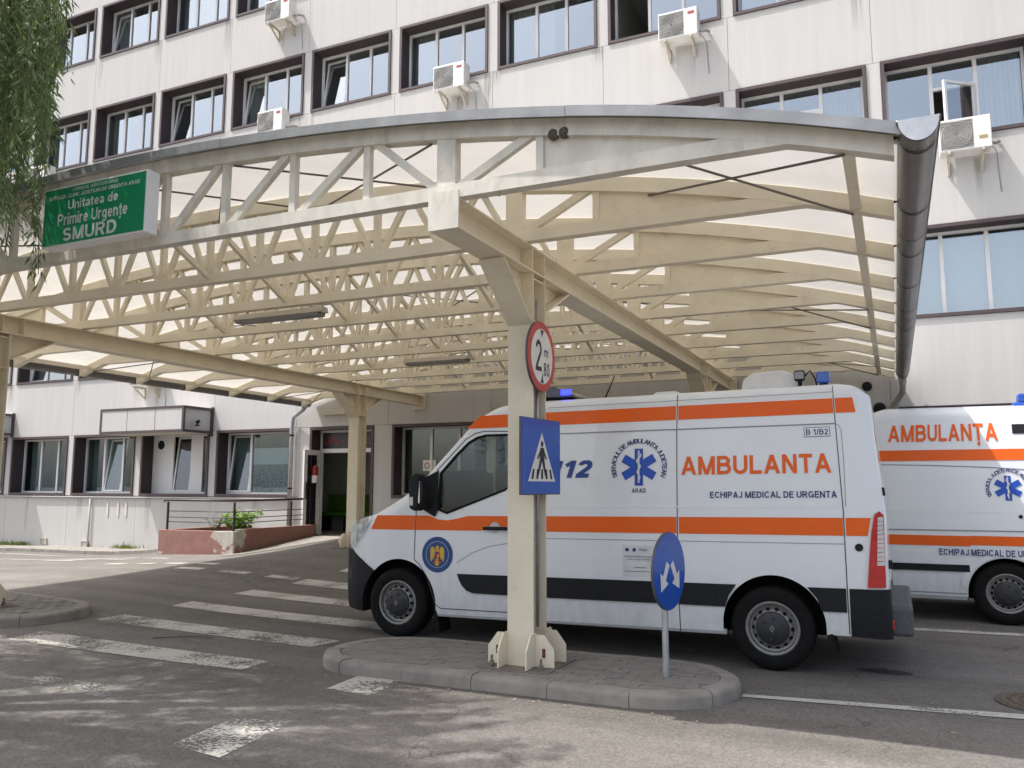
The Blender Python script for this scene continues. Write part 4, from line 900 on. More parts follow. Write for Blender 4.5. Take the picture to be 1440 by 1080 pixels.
# columns
def column(dx, yc, zb, cond=False):
    x = dx; z1 = BZ0-0.002; y0, y1 = yc-0.14, yc+0.14; t = 0.016; b = MB()
    b.box((x-0.116, y0, zb), (x+0.116, y0+t, z1)); b.box((x-0.116, y1-t, zb), (x+0.116, y1, z1)); b.box((x-0.006, y0+t, zb), (x+0.006, y1-t, z1))
    c = b.build("column", STEEL, CAN)
    b = MB(); b.box((x-0.31, yc-0.33, zb-0.03), (x+0.31, yc+0.33, zb+0.004)); b.build("base_plate", mat("plate_rust", (0.17, 0.15, 0.13), 0.8, var=0.3, vscale=14), c)
    for sx in (-1, 1):
        for yy, sy in ((y0, -1), (y1, 1)):
            b = MB(); xx = x+sx*0.122; b.prism([(yy-sy*0.03, zb+0.01), (yy+sy*0.17, zb+0.01), (yy+sy*0.17, zb+0.15), (yy+sy*0.07, zb+0.27), (yy-sy*0.03, zb+0.27)], xx-0.006, xx+0.006, 'x'); b.build("gusset", STEEL, c)
            b = MB(); xa = x+sx*0.117; ym = yy+(0.008 if sy < 0 else -0.008); b.prism([(xa+sx*0.012, zb+0.01), (xa+sx*0.175, zb+0.01), (xa+sx*0.175, zb+0.15), (xa+sx*0.09, zb+0.26), (xa+sx*0.012, zb+0.26)], ym-0.006, ym+0.006, 'y'); b.build("gusset", STEEL, c)
            b = MB(); cx_, cy_ = xa+sx*0.10, yy+sy*0.085; b.lathe([(0, 0.045), (0.022, 0.045), (0.022, 0.008)], (cx_, cy_, zb), 'z', 6); b.tube([(cx_, cy_, zb), (cx_, cy_, zb+0.09)], 0.011, 8); b.build("anchor_bolt", mat("bolt_grey", (0.22, 0.19, 0.16), 0.7, 0.3, 0.4, 40), c)
        b = MB(); xm = x+sx*0.205; b.box((xm-0.014, y0-0.0005, zb+0.085), (xm+0.014, y0+0.0012, zb+0.155)); b.build("rust_mark", RUST, c)
    # haunches: web and sloping flange, front and back
    for sy, yy, ln, dz in ((-1, y0, 0.56, 0.44), (1, y1, 0.58, 0.30)):
        b = MB(); b.prism([(yy, z1-dz), (yy+sy*ln, z1-0.002), (yy, z1-0.002)], x-0.006, x+0.006, 'x'); b.build("haunch_web", STEEL, c)
        b = MB(); b.bar((x, yy, z1-dz-0.004), (x, yy+sy*(ln+0.01), z1-0.012), 0.232, 0.014, (0, 0, 1)); b.build("haunch_flange", STEEL, c)
    for sx in (-1, 1):
        for zz in (z1-0.42, z1-0.05): b = MB(); b.box((x+sx*0.012-0.004, y0+t+0.001, zz), (x+sx*0.105, y1-t-0.001, zz+0.012)) if sx > 0 else b.box((x-0.105, y0+t+0.001, zz), (x-0.012, y1-t-0.001, zz+0.012)); b.build("stiffener", STEEL, c)
    for i in range(3):
        zz = z1-0.36+i*0.13; b = MB(); b.tube([(x+0.012, yc+0.03, zz), (x+0.03, yc+0.03, zz)], 0.016, 6); b.build("bolt", STEEL, c)
    if cond:
        b = MB(); b.tube([(x+0.055, yc-0.075, zb+0.33), (x+0.055, yc-0.075, 3.05)], 0.022, 10); b.tube([(x+0.055, yc-0.075, zb+0.26), (x+0.055, yc-0.075, zb+0.40)], 0.025, 10); b.tube([(x+0.085, yc+0.02, zb+0.30), (x+0.085, yc+0.02, 3.15)], 0.015, 8); b.build("conduit", GALV, c, smooth=True)
    return c
YC = 6.49-Y0
column(BX, YC, 0.106, True); column(-BX, YC-0.17, gz(-9.72, 6.2)+0.106); column(-BX, 13.8-Y0, gz(-9.72, 13.8)); column(BX, 13.8-Y0, gz(-2.83, 13.8))

# fluorescent fittings under the trusses
def tube_lamp(x0, x1, y, z, label):
    r = empty("strip_light", ((x0+x1)/2, y, z), label, "lamp", "strip lights under the canopy"); l = (x1-x0)/2
    b = MB(); b.prism([(-0.07, -0.01), (0.07, -0.01), (0.05, 0.05), (-0.05, 0.05)], -l, l, 'x'); b.build("housing", mat("fitting_cream", (0.50, 0.45, 0.36), 0.5), r)
    b = MB(); b.prism([(-0.06, -0.05), (0.06, -0.05), (0.068, -0.011), (-0.068, -0.011)], -l+0.04, l-0.04, 'x'); b.build("diffuser", mat("fitting_grey", (0.20, 0.19, 0.18), 0.4), r)
    for q in (-l*0.75, l*0.75): b = MB(); b.bar((q, 0, 0.05), (q, 0, 3.5975-z), 0.03, 0.02, (1, 0, 0)); b.build("hanger", STEEL, r)
tube_lamp(-7.0, -5.72, Y0+2*SPC, 3.50, "strip light under the third truss, the nearest one to the road")
tube_lamp(-6.87, -5.72, Y0+5*SPC, 3.47, "strip light under a middle truss, above the ambulance cab")

# two mud nests on the front web plate
for i, x in enumerate((-2.00, -1.92)):
    b = MB(); b.lathe([(0.0, -0.06), (0.03, -0.055), (0.048, -0.03), (0.05, 0.0), (0.04, 0.02)], (0, 0, 0), 'y', 14)
    o = b.build("bird_nest", mat("mud", (0.10, 0.085, 0.07), 0.95, var=0.4, vscale=40), smooth=True, loc=(x, Y0-0.022, 3.935)); o.scale = (0.8, 0.8, 0.8)
    tag(o, ("round mud bird nest on the front web plate, beside the last upright", "round mud bird nest on the front web plate, the one nearer the gutter")[i], "nest", "bird nests")

# ------------------------------------------------------------------ green hospital sign
SX0, SX1, SZ0, SZ1, SYF, SYB = -6.82, -5.55, 3.645, 4.185, 4.79, 4.925
gs = empty("hospital_sign", ((SX0+SX1)/2, SYB, SZ0), "green illuminated box sign with white lettering hung on the canopy front", "sign")
so_ = ((SX0+SX1)/2, SYB, SZ0)
b = MB(); b.box((SX0, SYF+0.006, SZ0), (SX1, SYB, SZ1)); b.build("box", PVC, gs, org=so_, bevel=0.004)
b = MB(); b.box((SX0+0.016, SYF+0.001, SZ0+0.016), (SX1-0.016, SYF+0.006, SZ1-0.016)); b.build("face", SIGNG, gs, org=so_)
def sign_text(key, cx, z, width, height, name, m):
    v, f = flat_text(key, width, height); b = MB(); b.add([(cx-width/2+a, SYF-0.001-d, z+c) for a, c, d in v], f); b.build(name, m, gs, org=so_, fix=False)
cx = (SX0+SX1)/2
sign_text("cons", cx+0.02, 4.125, 0.56, 0.030, "small_lettering", SILVER); sign_text("spit", cx, 4.073, 1.12, 0.033, "small_lettering", SILVER)
sign_text("unit", cx, 3.962, 0.62, 0.085, "lettering", SILVER); sign_text("prim", cx, 3.825, 0.86, 0.108, "lettering", SILVER); sign_text("smurd", cx-0.02, 3.68, 0.66, 0.118, "large_lettering", SILVER)
for x in (SX0+0.2, SX1-0.2):
    b = MB(); b.box((x-0.02, SYB+0.001, SZ0+0.02), (x+0.02, Y0-0.052, SZ0+0.05)); b.build("bracket", STEEL, gs, org=so_)

# ------------------------------------------------------------------ road signs (faces towards +X)
def disc_pts(r, n=40, sy=1.0): return [(r*math.cos(2*math.pi*i/n), r*math.sin(2*math.pi*i/n)) for i in range(n)]
def face_poly(pts, x): b = MB(); b.add([(x, y, z) for y, z in pts], [tuple(range(len(pts)))]); return b
def face_text(key, y, z, hh, x, width=None):
    v, f = flat_text(key, width, hh); b = MB(); b.add([(x+d, y+a, z+c) for a, c, d in v], f); return b
# height limit
hs = empty("height_limit_sign", (-2.665, 6.42, 2.645), "round red-rimmed white height limit sign reading 2 m 80 on the canopy column", "road sign")
b = MB(); b.prism(disc_pts(0.30), -0.022, -0.002, 'x'); b.build("plate", mat("sign_back", (0.10, 0.10, 0.11), 0.5, 0.3), hs)
b = MB(); b.prism(disc_pts(0.297), -0.002, 0.001, 'x'); b.build("red_rim", SIGNR, hs)
face_poly(disc_pts(0.235), 0.003).build("white_face", SIGNW, hs)
face_text("two", -0.14, -0.13, 0.27, 0.005, 0.13).build("numeral", SIGNK, hs, fix=False); face_text("mm", 0.045, 0.005, 0.085, 0.005, 0.09).build("numeral", SIGNK, hs, fix=False); face_text("c80", 0.0, -0.165, 0.125, 0.005, 0.16).build("numeral", SIGNK, hs, fix=False)
for s in (1, -1): face_poly([(-0.035, s*0.225), (0.035, s*0.225), (0.0, s*0.165)], 0.005).build("pointer", SIGNK, hs)
b = MB(); b.box((-0.055, -0.03, -0.02), (-0.022, 0.03, 0.02)); b.build("clamp", GALV, hs)
# pedestrian crossing
ps = empty("crossing_sign", (-2.66, 6.40, 1.80), "square blue pedestrian crossing sign on the canopy column", "road sign", rz=rad(-6))
b = MB(); b.prism([(-0.34, -0.315), (0.34, -0.315), (0.34, 0.315), (-0.34, 0.315)], -0.022, -0.002, 'x'); b.build("plate", MATS["sign_back"], ps, bevel=0.004)
b = MB(); b.prism([(-0.332, -0.307), (0.332, -0.307), (0.332, 0.307), (-0.332, 0.307)], -0.002, 0.001, 'x'); b.build("blue_face", SIGNB, ps)
face_poly([(-0.235, -0.205), (0.235, -0.205), (0.0, 0.20)], 0.003).build("white_triangle", SIGNW, ps)
b = MB()
for i in range(5): y = -0.165+i*0.0825; k_ = y*0.10; b.add([(0.005, y-0.017, -0.185), (0.005, y+0.017, -0.185), (0.005, y*0.86+0.014, -0.105), (0.005, y*0.86-0.014, -0.105)], [(0, 1, 2, 3)])
b.build("zebra_bars", SIGNK, ps)
b = MB(); b.add([(0.007, 0.02*math.cos(2*math.pi*i/16), 0.105+0.024*math.sin(2*math.pi*i/16)) for i in range(16)], [tuple(range(16))])
for poly in ([(-0.028, 0.072), (0.03, 0.072), (0.036, -0.02), (-0.036, -0.02)], [(-0.028, 0.07), (-0.036, 0.045), (-0.085, -0.015), (-0.068, -0.025), (-0.03, 0.015)], [(0.028, 0.07), (0.036, 0.045), (0.080, -0.015), (0.064, -0.025), (0.03, 0.015)],
             [(-0.036, -0.02), (0.006, -0.02), (-0.04, -0.115), (-0.072, -0.175), (-0.095, -0.168), (-0.065, -0.105)], [(-0.006, -0.02), (0.036, -0.02), (0.055, -0.10), (0.090, -0.165), (0.068, -0.178), (0.028, -0.115)]):
    b.add([(0.007, y, z) for y, z in poly], [tuple(range(len(poly)))])
b.build("walking_figure", SIGNK, ps)
b = MB(); b.box((-0.055, -0.03, -0.02), (-0.022, 0.03, 0.02)); b.build("clamp", GALV, ps)
# keep either side
bs = empty("pass_either_side_sign", (-1.65, 6.53, 0.10), "round blue sign with two white arrows on its own post", "road sign", rz=rad(-10))
b = MB(); b.tube([(-0.03, 0, -0.05), (-0.03, 0, 0.75)], 0.026, 14); b.build("post", GALV, bs, smooth=True, sharp=40)
cz = 0.80
b = MB(); b.prism([(y, z+cz) for y, z in disc_pts(0.30)], -0.003, 0.016, 'x'); b.build("plate", MATS["sign_back"], bs)
b = MB(); b.prism([(y, z+cz) for y, z in disc_pts(0.296)], 0.016, 0.019, 'x'); b.build("blue_face", SIGNB, bs)
b = MB()
for s in (-1, 1):
    c0 = Vector((s*0.035, 0.06)); d = Vector((s*0.55, -0.835)).normalized(); nrm = Vector((-d.y, d.x)); pts = []
    for al, wd in ((0, -0.03), (0, 0.03), (0.13, 0.03), (0.13, 0.085), (0.25, 0.0), (0.13, -0.085), (0.13, -0.03)): p = c0+d*al+nrm*wd; pts.append((0.021, p.x, p.y+cz))
    b.add(pts, [(0, 1, 2, 6), (2, 3, 4), (2, 4, 6), (4, 5, 6)])
b.build("white_arrows", SIGNW, bs)

# ------------------------------------------------------------------ vans
def lerp(knots, x):
    if x <= knots[0][0]: return knots[0][1]
    for (a, va), (c, vc) in zip(knots, knots[1:]):
        if x <= c: return va+(vc-va)*(x-a)/(c-a)
    return knots[-1][1]
def smooth(knots, x, w=0.05): return (lerp(knots, x-w)+2*lerp(knots, x)+lerp(knots, x+w))/4
class Van:
    def __init__(s, P, root, flip=False, x0=0.0):
        s.P = P; s.root = root; s.flip = flip; s.x0 = x0; s.parts = {}
    def inset(s, x, z):
        P = s.P; t = lerp(P['nose'], x)+lerp(P['tumble'], z)
        if x > P['rear']-0.12: q = (x-(P['rear']-0.12))/0.12; t += 0.10*(1-math.sqrt(max(0, 1-q*q)))
        return t
    def X(s, p):
        x, t, z = p
        k = min(max((x-1.9)/0.8, 0), 1); x2 = x-s.P['lean']*max(0, z-1.3)*k*k
        z2 = z+s.P['rake']*x
        return ((s.x0-x2) if s.flip else x2+s.x0, t, z2)
    def zb(s, x):
        z = lerp(s.P['bottom'], x)
        for c, zc, r in s.P['arch']:
            if abs(x-c) < r: z = max(z, zc+math.sqrt(r*r-(x-c)**2))
        return z
    def ztop(s, x): return smooth(s.P['top'], x, 0.035)
    def loft(s):
        P = s.P; S = set(np.round(np.arange(P['front'], P['rear'], 0.05), 4)); S |= set(np.round(np.arange(P['front'], P['front']+0.35, 0.02), 4))
        for c, zc, r in P['arch']: S |= set(np.round(c+r*np.cos(np.linspace(0, math.pi, 33)), 4)); S |= {round(c+r+0.001, 4), round(c-r-0.001, 4)}
        S |= {round(P['rear']-d, 4) for d in (0.12, 0.09, 0.06, 0.035, 0.015, 0.004, 0.0)}; S = sorted(x for x in S if P['front'] <= x <= P['rear'])
        s.S = S; rows = []; nz, nc, nt = 22, 6, 9
        for x in S:
            zt_, zb_ = s.ztop(x), s.zb(x); zb_ = min(zb_, zt_-0.08); r = min(P['round'], (zt_-zb_)*0.35); near = []
            for i in range(nz): z = zb_+(zt_-r-zb_)*i/(nz-1); near.append((s.inset(x, z), z))
            t0 = near[-1][0]; tc = min(t0+r, 0.95)
            for i in range(1, nc+1): a = math.pi/2*i/nc; near.append((tc-(tc-t0)*math.cos(a), zt_-r+r*math.sin(a)))
            top = []
            for i in range(1, nt): t = tc+(2*1.0-2*tc)*i/nt; q = (t-1)/max(0.05, 1-tc); top.append((t, zt_+P['crown']*(1-q*q)))
            sec = near+top+[(2-t, z) for t, z in near[::-1]]; rows.append([(x, t, z) for t, z in sec])
        m = len(rows[0]); bm = bmesh.new(); V = [[bm.verts.new(p) for p in r_] for r_ in rows]
        for i in range(len(rows)-1):
            for j in range(m-1): bm.faces.new((V[i][j], V[i+1][j], V[i+1][j+1], V[i][j+1]))
        bm.faces.new(V[0][::-1]); bm.faces.new(V[-1]); s.bm = bm
        for f in bm.faces: f.smooth = True
        for f in bm.faces:
            if len(f.verts) > 4: f.smooth = False
        bmesh.ops.recalc_face_normals(bm, faces=bm.faces)
    def cut(s, pred, co, no):
        fs = [f for f in s.bm.faces if pred(f.calc_center_median())]
        g = set(fs) | {e for f in fs for e in f.edges} | {v for f in fs for v in f.verts}
        bmesh.ops.bisect_plane(s.bm, geom=list(g), plane_co=co, plane_no=no, dist=1e-5)
    def cut_poly(s, poly, pred):
        for (a, c), (e, g) in zip(poly, poly[1:]+poly[:1]):
            xs = [p[0] for p in poly]; zs = [p[1] for p in poly]
            box = lambda q: pred(q) and min(xs)-0.06 < q.x < max(xs)+0.06 and min(zs)-0.06 < q.z < max(zs)+0.06
            s.cut(box, (a, 0, c), Vector((g-c, 0, -(e-a))).normalized())
    def take(s, pred, name, m, off=0.0, parent=None):
        fs = [f for f in s.bm.faces if pred(f.calc_center_median())]; vm = {}; b = MB(); vs = []
        for f in fs:
            for v in f.verts:
                if v not in vm: vm[v] = len(vs); vs.append(s.X(tuple(v.co+v.normal*off)))
        b.add(vs, [tuple(vm[v] for v in f.verts) for f in fs]); bmesh.ops.delete(s.bm, geom=fs, context='FACES')
        o = b.build(name, m, parent or s.root, fix=False); o.data.shade_smooth()
        for p in o.data.polygons:
            if len(p.vertices) > 6: p.use_smooth = False
        s.parts[name] = o; return o
    def body(s, m):
        bm = s.bm
        for v in bm.verts: v.co = s.X(tuple(v.co))
        me = bpy.data.meshes.new("body"); bm.to_mesh(me); bm.free(); me.materials.append(m)
        o = bpy.data.objects.new("body", me); COL.objects.link(o); o.parent = s.root; s.parts["body"] = o; me.set_sharp_from_angle(angle=rad(50)); return o
    def P3(s, x, z, off): return s.X((x, s.inset(x, z)-off, z))
    def patch(s, poly, m, name, off=0.004, step=0.12, parent=None):
        b = MB(); xs = [p[0] for p in poly]; zs = [p[1] for p in poly]; x = math.floor(min(xs)/step)*step
        while x < max(xs):
            col = clip_poly(clip_poly(poly, 1, 0, x), -1, 0, -(x+step)); z = math.floor(min(zs)/step)*step
            while z < max(zs) and len(col) > 2:
                c = clip_poly(clip_poly(col, 0, 1, z), 0, -1, -(z+step))
                if len(c) > 2: b.add([s.P3(px, pz, off) for px, pz in c], [tuple(range(len(c)))])
                z += step
            x += step
        return b.build(name, m, parent or s.root, fix=False)
    def line(s, pts, w, m, name, off=0.003, parent=None, step=0.06):
        b = MB(); den = []
        for (a, c), (e, g) in zip(pts, pts[1:]):
            n = max(1, int(math.dist((a, c), (e, g))/step)); den += [(a+(e-a)*i/n, c+(g-c)*i/n) for i in range(n)]
        den.append(pts[-1]); vs = []
        for i, (x, z) in enumerate(den):
            q0, q1 = den[max(i-1, 0)], den[min(i+1, len(den)-1)]; d = Vector((q1[0]-q0[0], q1[1]-q0[1])).normalized(); n = (-d.y*w/2, d.x*w/2)
            vs += [s.P3(x+n[0], z+n[1], off), s.P3(x-n[0], z-n[1], off)]
        b.add(vs, [(2*i, 2*i+1, 2*i+3, 2*i+2) for i in range(len(den)-1)]); return b.build(name, m, parent or s.root, fix=False)
    def text(s, key, x, z, width, height, m, name, off=0.006, mirror=False):
        v, f = flat_text(key, width, height); b = MB()
        b.add([s.P3((x-a) if s.flip else (x+a), z+c, off+d) for a, c, d in v], f); return b.build(name, m, s.root, fix=False)
    def arctext(s, key, cx, cz, r, hh, m, a0, a1, name):
        letters, tot = TXT[key]; b = MB(); sgn = -1 if s.flip else 1
        for xc, v, f, w, lh in letters:
            an = a0+(a1-a0)*xc/tot; k = hh/lh
            vs = []
            for a, c, d in v:
                u, q = (a-w/2)*k, c*k; rr = r+q; an2 = an-u/r; vs.append(s.P3(cx+sgn*rr*math.cos(an2), cz+rr*math.sin(an2), 0.006+d*0.00025))
            b.add(vs, f)
        return b.build(name, m, s.root, fix=False)
    def star(s, cx, cz, r, parent=None):
        w = r*0.235; b = MB()
        for k in range(3):
            a = math.pi/2+k*math.pi/3; d = Vector((math.cos(a), math.sin(a))); n = Vector((-d.y, d.x))
            q = [d*r+n*w, d*r-n*w, -d*r-n*w, -d*r+n*w]; b.add([s.P3(cx+p.x, cz+p.y, 0.005+0.0004*k) for p in q], [(0, 1, 2, 3)])
        o = b.build("star_of_life", BLUE, s.root, fix=False)
        b = MB(); pts = [(0.0, -0.85*r+1.75*r*i/20) for i in range(21)]
        def rib(pp, wd, off):
            vs = []
            for i, (x, z) in enumerate(pp):
                q0, q1 = pp[max(i-1, 0)], pp[min(i+1, len(pp)-1)]; d = Vector((q1[0]-q0[0], q1[1]-q0[1])).normalized(); vs += [s.P3(cx+x-d.y*wd, cz+z+d.x*wd, off), s.P3(cx+x+d.y*wd, cz+z-d.x*wd, off)]
            b.add(vs, [(2*i, 2*i+1, 2*i+3, 2*i+2) for i in range(len(pp)-1)])
        rib(pts, r*0.045, 0.008); rib([(r*0.13*math.sin(i*0.42)*(0.4+0.6*i/36), -0.72*r+1.45*r*i/36) for i in range(37)], r*0.035, 0.009)
        b.build("serpent_staff", SIGNW, o, fix=False); return o
    def wheel(s, x, zc, r=0.35, near=True, holes=14, diamond=True, rimr=0.225):
        t = 0.02 if near else 2-0.02; sg = 1 if near else -1; xx = (s.x0-x) if s.flip else x+s.x0
        w = bpy.data.objects.new("wheel", None); COL.objects.link(w); w.parent = s.root; w.location = (xx, t, zc)
        if not near: w.rotation_euler = (0, 0, math.pi)
        b = MB(); R = r
        prof = [(rimr, 0.02), (rimr+0.01, 0.002), (rimr+0.05, -0.008), (R-0.035, 0.0), (R-0.012, 0.014), (R, 0.035)]
        for i in range(6): y = 0.035+0.026*i; prof += [(R, y+0.004), (R, y+0.018), (R-0.008, y+0.020), (R-0.008, y+0.025)]
        prof += [(R, 0.20), (R-0.03, 0.225), (rimr, 0.21)]
        b.lathe(prof, (0, 0, 0), 'y', 64); b.build("tyre", BLACK, w, smooth=True, sharp=35)
        b = MB(); b.lathe([(rimr+0.003, 0.012), (rimr-0.008, 0.006), (rimr-0.022, 0.012), (rimr-0.032, 0.05), (rimr-0.05, 0.055), (rimr-0.075, 0.028), (0.135, 0.022), (0.125, 0.03), (0.0, 0.03)], (0, 0, 0), 'y', 64)
        for i in range(holes):
            a = 2*math.pi*i/holes; rr = rimr-0.062; c = Vector((math.cos(a), 0, math.sin(a))); tv = Vector((-math.sin(a), 0, math.cos(a))); sl = 0.62
            pts = []
            for q in range(10): th = 2*math.pi*q/10; dr = 0.013*math.cos(th); pts.append(c*(rr+dr)+tv*(0.018*math.sin(th))+Vector((0, 0.0375+dr*1.05-0.0025, 0)))
            b.add(pts, [tuple(range(10))], 1)
        b.build("rim", [RIM, BLACK], w, smooth=True, sharp=40, fix=False)
        b = MB(); b.lathe([(0.0, -0.012), (0.05, -0.010), (0.105, 0.0), (0.135, 0.012), (0.142, 0.026)], (0, 0, 0), 'y', 40)
        for i in range(6):
            a = 2*math.pi*i/6+0.4; p = Vector((0.085*math.cos(a), -0.006, 0.085*math.sin(a))); b.tube([p, p+Vector((0, -0.006, 0))], 0.014, 8)
        b.build("hub_cap", HUB, w, smooth=True, sharp=40)
        if diamond:
            b = MB(); o = [(0, 0.030), (0.021, 0), (0, -0.030), (-0.021, 0)]; i_ = [(0, 0.015), (0.009, 0), (0, -0.015), (-0.009, 0)]
            b.add([(a, -0.016, c) for a, c in o]+[(a, -0.016, c) for a, c in i_], [(k, (k+1) % 4, 4+(k+1) % 4, 4+k) for k in range(4)]); b.build("diamond_badge", RIM, w)
        return w
    def housing(s, x, zc, r):
        for side in (0, 1):
            b = MB(); n = 16; vs = []
            for t in (0.03, 0.36):
                for i in range(n+1): a = math.pi*(-0.08+1.16*i/n); vs.append(s.X((x+(r+0.015)*math.cos(a), t if side == 0 else 2-t, zc+(r+0.015)*math.sin(a))))
            b.add(vs, [(i, i+1, n+2+i, n+1+i) for i in range(n)]); b.add(vs[n+1:], [tuple(range(n+1))]); b.build("wheel_housing", BLACK, s.root, fix=False)
    def box(s, lo, hi, m, name, bevel=0.0, parent=None):
        b = MB(); b.box(lo, hi); b.v = [s.X(p) for p in b.v]; return b.build(name, m, parent or s.root, bevel=bevel)
    def prism_x(s, pts, t0, t1, m, name, bevel=0.0, parent=None, smooth_=False):
        b = MB(); b.prism(pts, t0, t1, 'y'); b.v = [s.X(p) for p in b.v]; return b.build(name, m, parent or s.root, bevel=bevel, smooth=smooth_)
def inside(poly, x, z):
    c = False
    for (a, b_), (e, g) in zip(poly, poly[1:]+poly[:1]):
        if (b_ > z) != (g > z) and x < (e-a)*(z-b_)/(g-b_)+a: c = not c
    return c

# ---- the near ambulance
A1 = empty("ambulance", (-2.9, 7.55, 0), "white and orange high-roof ambulance parked behind the canopy column, whole side in view", "ambulance", "ambulances")
P1 = dict(front=-2.82, rear=2.82, round=0.13, crown=0.035, lean=0.085, rake=0.011,
    top=[(-2.851,0.72),(-2.820,0.80),(-2.781,0.92),(-2.727,1.04),(-2.634,1.17),(-2.510,1.22),(-2.231,1.285),(-1.990,1.405),(-1.740,1.545),(-1.600,1.675),(-1.130,2.15),(-0.970,2.295),(-0.800,2.375),(-0.600,2.41),(-0.300,2.418),(2.550,2.425),(2.720,2.40),(2.790,2.34),(2.820,2.30)],
    bottom=[(-2.820,0.40),(-2.742,0.33),(-2.588,0.27),(-2.355,0.255),(-1.450,0.275),(1.500,0.285),(2.300,0.305),(2.520,0.305),(2.820,0.29)],
    nose=[(-2.82,0.75),(-2.80,0.62),(-2.76,0.44),(-2.70,0.30),(-2.60,0.18),(-2.45,0.09),(-2.25,0.035),(-2.0,0.01),(-1.7,0.0)],
    tumble=[(0.25,0.03),(0.36,0.012),(0.5,0.0),(1.05,0.0),(1.35,0.012),(1.7,0.028),(2.07,0.055),(2.3,0.095),(2.45,0.13)],
    arch=[(-1.862,0.375,0.445),(1.90,0.355,0.425)])
V1 = Van(P1, A1); V1.loft(); nearp = lambda q: q.y < 0.45; farp = lambda q: q.y > 1.55
WIN = [(-1.385,1.33),(-1.372,1.70),(-1.21,1.868),(-1.065,2.000),(-0.97,2.05),(-0.876,2.07),(-0.62,2.068),(-0.565,2.03),(-0.55,1.95),(-0.55,1.70),(-0.575,1.60),(-0.64,1.54),(-1.30,1.305)]
V1.cut_poly(WIN, nearp); V1.cut_poly(WIN, farp)
V1.cut(lambda q: q.x < -0.9 and q.z > 1.5, (-1.56, 0, 0), (1, 0, 0)); V1.cut(lambda q: -1.7 < q.x < -0.9 and q.z > 1.5, (-1.06, 0, 0), (1, 0, 0))
for yy in (0.22, 1.78): V1.cut(lambda q: -1.6 < q.x < -1.0 and q.z > 1.5, (0, yy, 0), (0, 1, 0))
dn = Vector((0.29, 0, 0.348)).normalized()
V1.cut(lambda q: q.x < -2.1 and q.z < 1.15, (-2.252, 0, 0.735), Vector((0.50, 0, 0.866)).normalized())
V1.cut(lambda q: q.x > 2.3 and q.z < 0.9, (2.515, 0, 0), (1, 0, 0)); V1.cut(lambda q: q.x > 2.515 and q.z < 1.0, (0, 0, 0.69), (0, 0, 1))
V1.take(lambda q: q.y < 0.45 and inside(WIN, q.x, q.z), "side_window", VGLASS, -0.012)
V1.take(lambda q: q.y > 1.55 and inside(WIN, q.x, q.z), "side_window", VGLASS, -0.012)
V1.take(lambda q: -1.56 < q.x < -1.06 and 0.22 < q.y < 1.78 and q.z > 1.5, "windscreen", VGLASS, -0.008)
V1.take(lambda q: q.x < -2.15 and (q.x+2.252)*0.50+(q.z-0.735)*0.866 < 0, "front_bumper", DARK, 0.008)
V1.take(lambda q: q.x > 2.515 and q.z < 0.69 and q.y < 1, "bumper_corner", DARK, 0.010); V1.take(lambda q: q.x > 2.515 and q.z < 0.69 and q.y >= 1, "bumper_corner", DARK, 0.010)
V1.body(VWHITE)
# window surround, door, seams
out = []
for i, p in enumerate(WIN):
    a, c = Vector(WIN[i-1]), Vector(WIN[(i+1) % len(WIN)]); d = (c-a).normalized(); n = Vector((d.y, -d.x)); q = Vector(p)+n*0.022
    ctr = Vector((-1.0, 1.75)); q = Vector(p)+(n if (Vector(p)+n*0.02-ctr).length > (Vector(p)-ctr).length else -n)*0.022; out.append((q.x, q.y))
b = MB(); k = len(WIN); b.add([V1.P3(x, z, 0.006) for x, z in out]+[V1.P3(x, z, 0.004) for x, z in WIN]+[V1.P3(x, z, -0.014) for x, z in WIN], [(i, (i+1) % k, k+(i+1) % k, k+i) for i in range(k)]+[(k+i, k+(i+1) % k, 2*k+(i+1) % k, 2*k+i) for i in range(k)])
b.build("window_seal", BLACK, A1, fix=False)
V1.line([(-1.659,1.40),(-1.663,1.16),(-1.668,0.94),(-1.671,0.82),(-1.61,0.775),(-1.519,0.656),(-1.46,0.50),(-1.417,0.375),(-1.361,0.338),(-0.27,0.336),(-0.23,0.40),(-0.215,1.0),(-0.24,2.02),(-0.30,2.10),(-0.90,2.125),(-1.0,2.105),(-1.10,2.05),(-1.43,1.73)], 0.009, GAP, "door_gap")
V1.line([(1.094,0.25),(1.090,1.2),(1.094,2.40)], 0.008, GAP, "panel_gap"); V1.line([(2.502,0.32),(2.496,1.2),(2.500,2.40)], 0.008, GAP, "panel_gap")
V1.line([(-0.19,2.068),(2.50,2.066)], 0.011, mat("crease_grey", (0.26, 0.27, 0.29), 0.6), "crease"); V1.line([(-0.19,1.057),(2.49,1.054)], 0.006, MATS["crease_grey"], "crease")  # flat grey strips: the shade of the pressed lines painted on
V1.line([(-0.19,1.36),(2.48,1.364)], 0.010, mat("crease_light", (0.85, 0.85, 0.86), 0.3), "crease")  # pale strip: the highlight along this pressed line painted on
V1.line([(2.52,1.36),(2.54,1.75),(2.545,2.0),(2.53,2.05),(2.49,2.066)], 0.006, MATS["crease_grey"], "crease"); V1.line([(-1.17,0.80),(-1.0,0.90),(-0.8,0.97),(-0.5,1.02),(-0.23,1.03)], 0.006, MATS["crease_grey"], "crease")
V1.line([(-0.2,2.335),(2.5,2.345)], 0.005, MATS["crease_grey"], "roof_gutter_line")
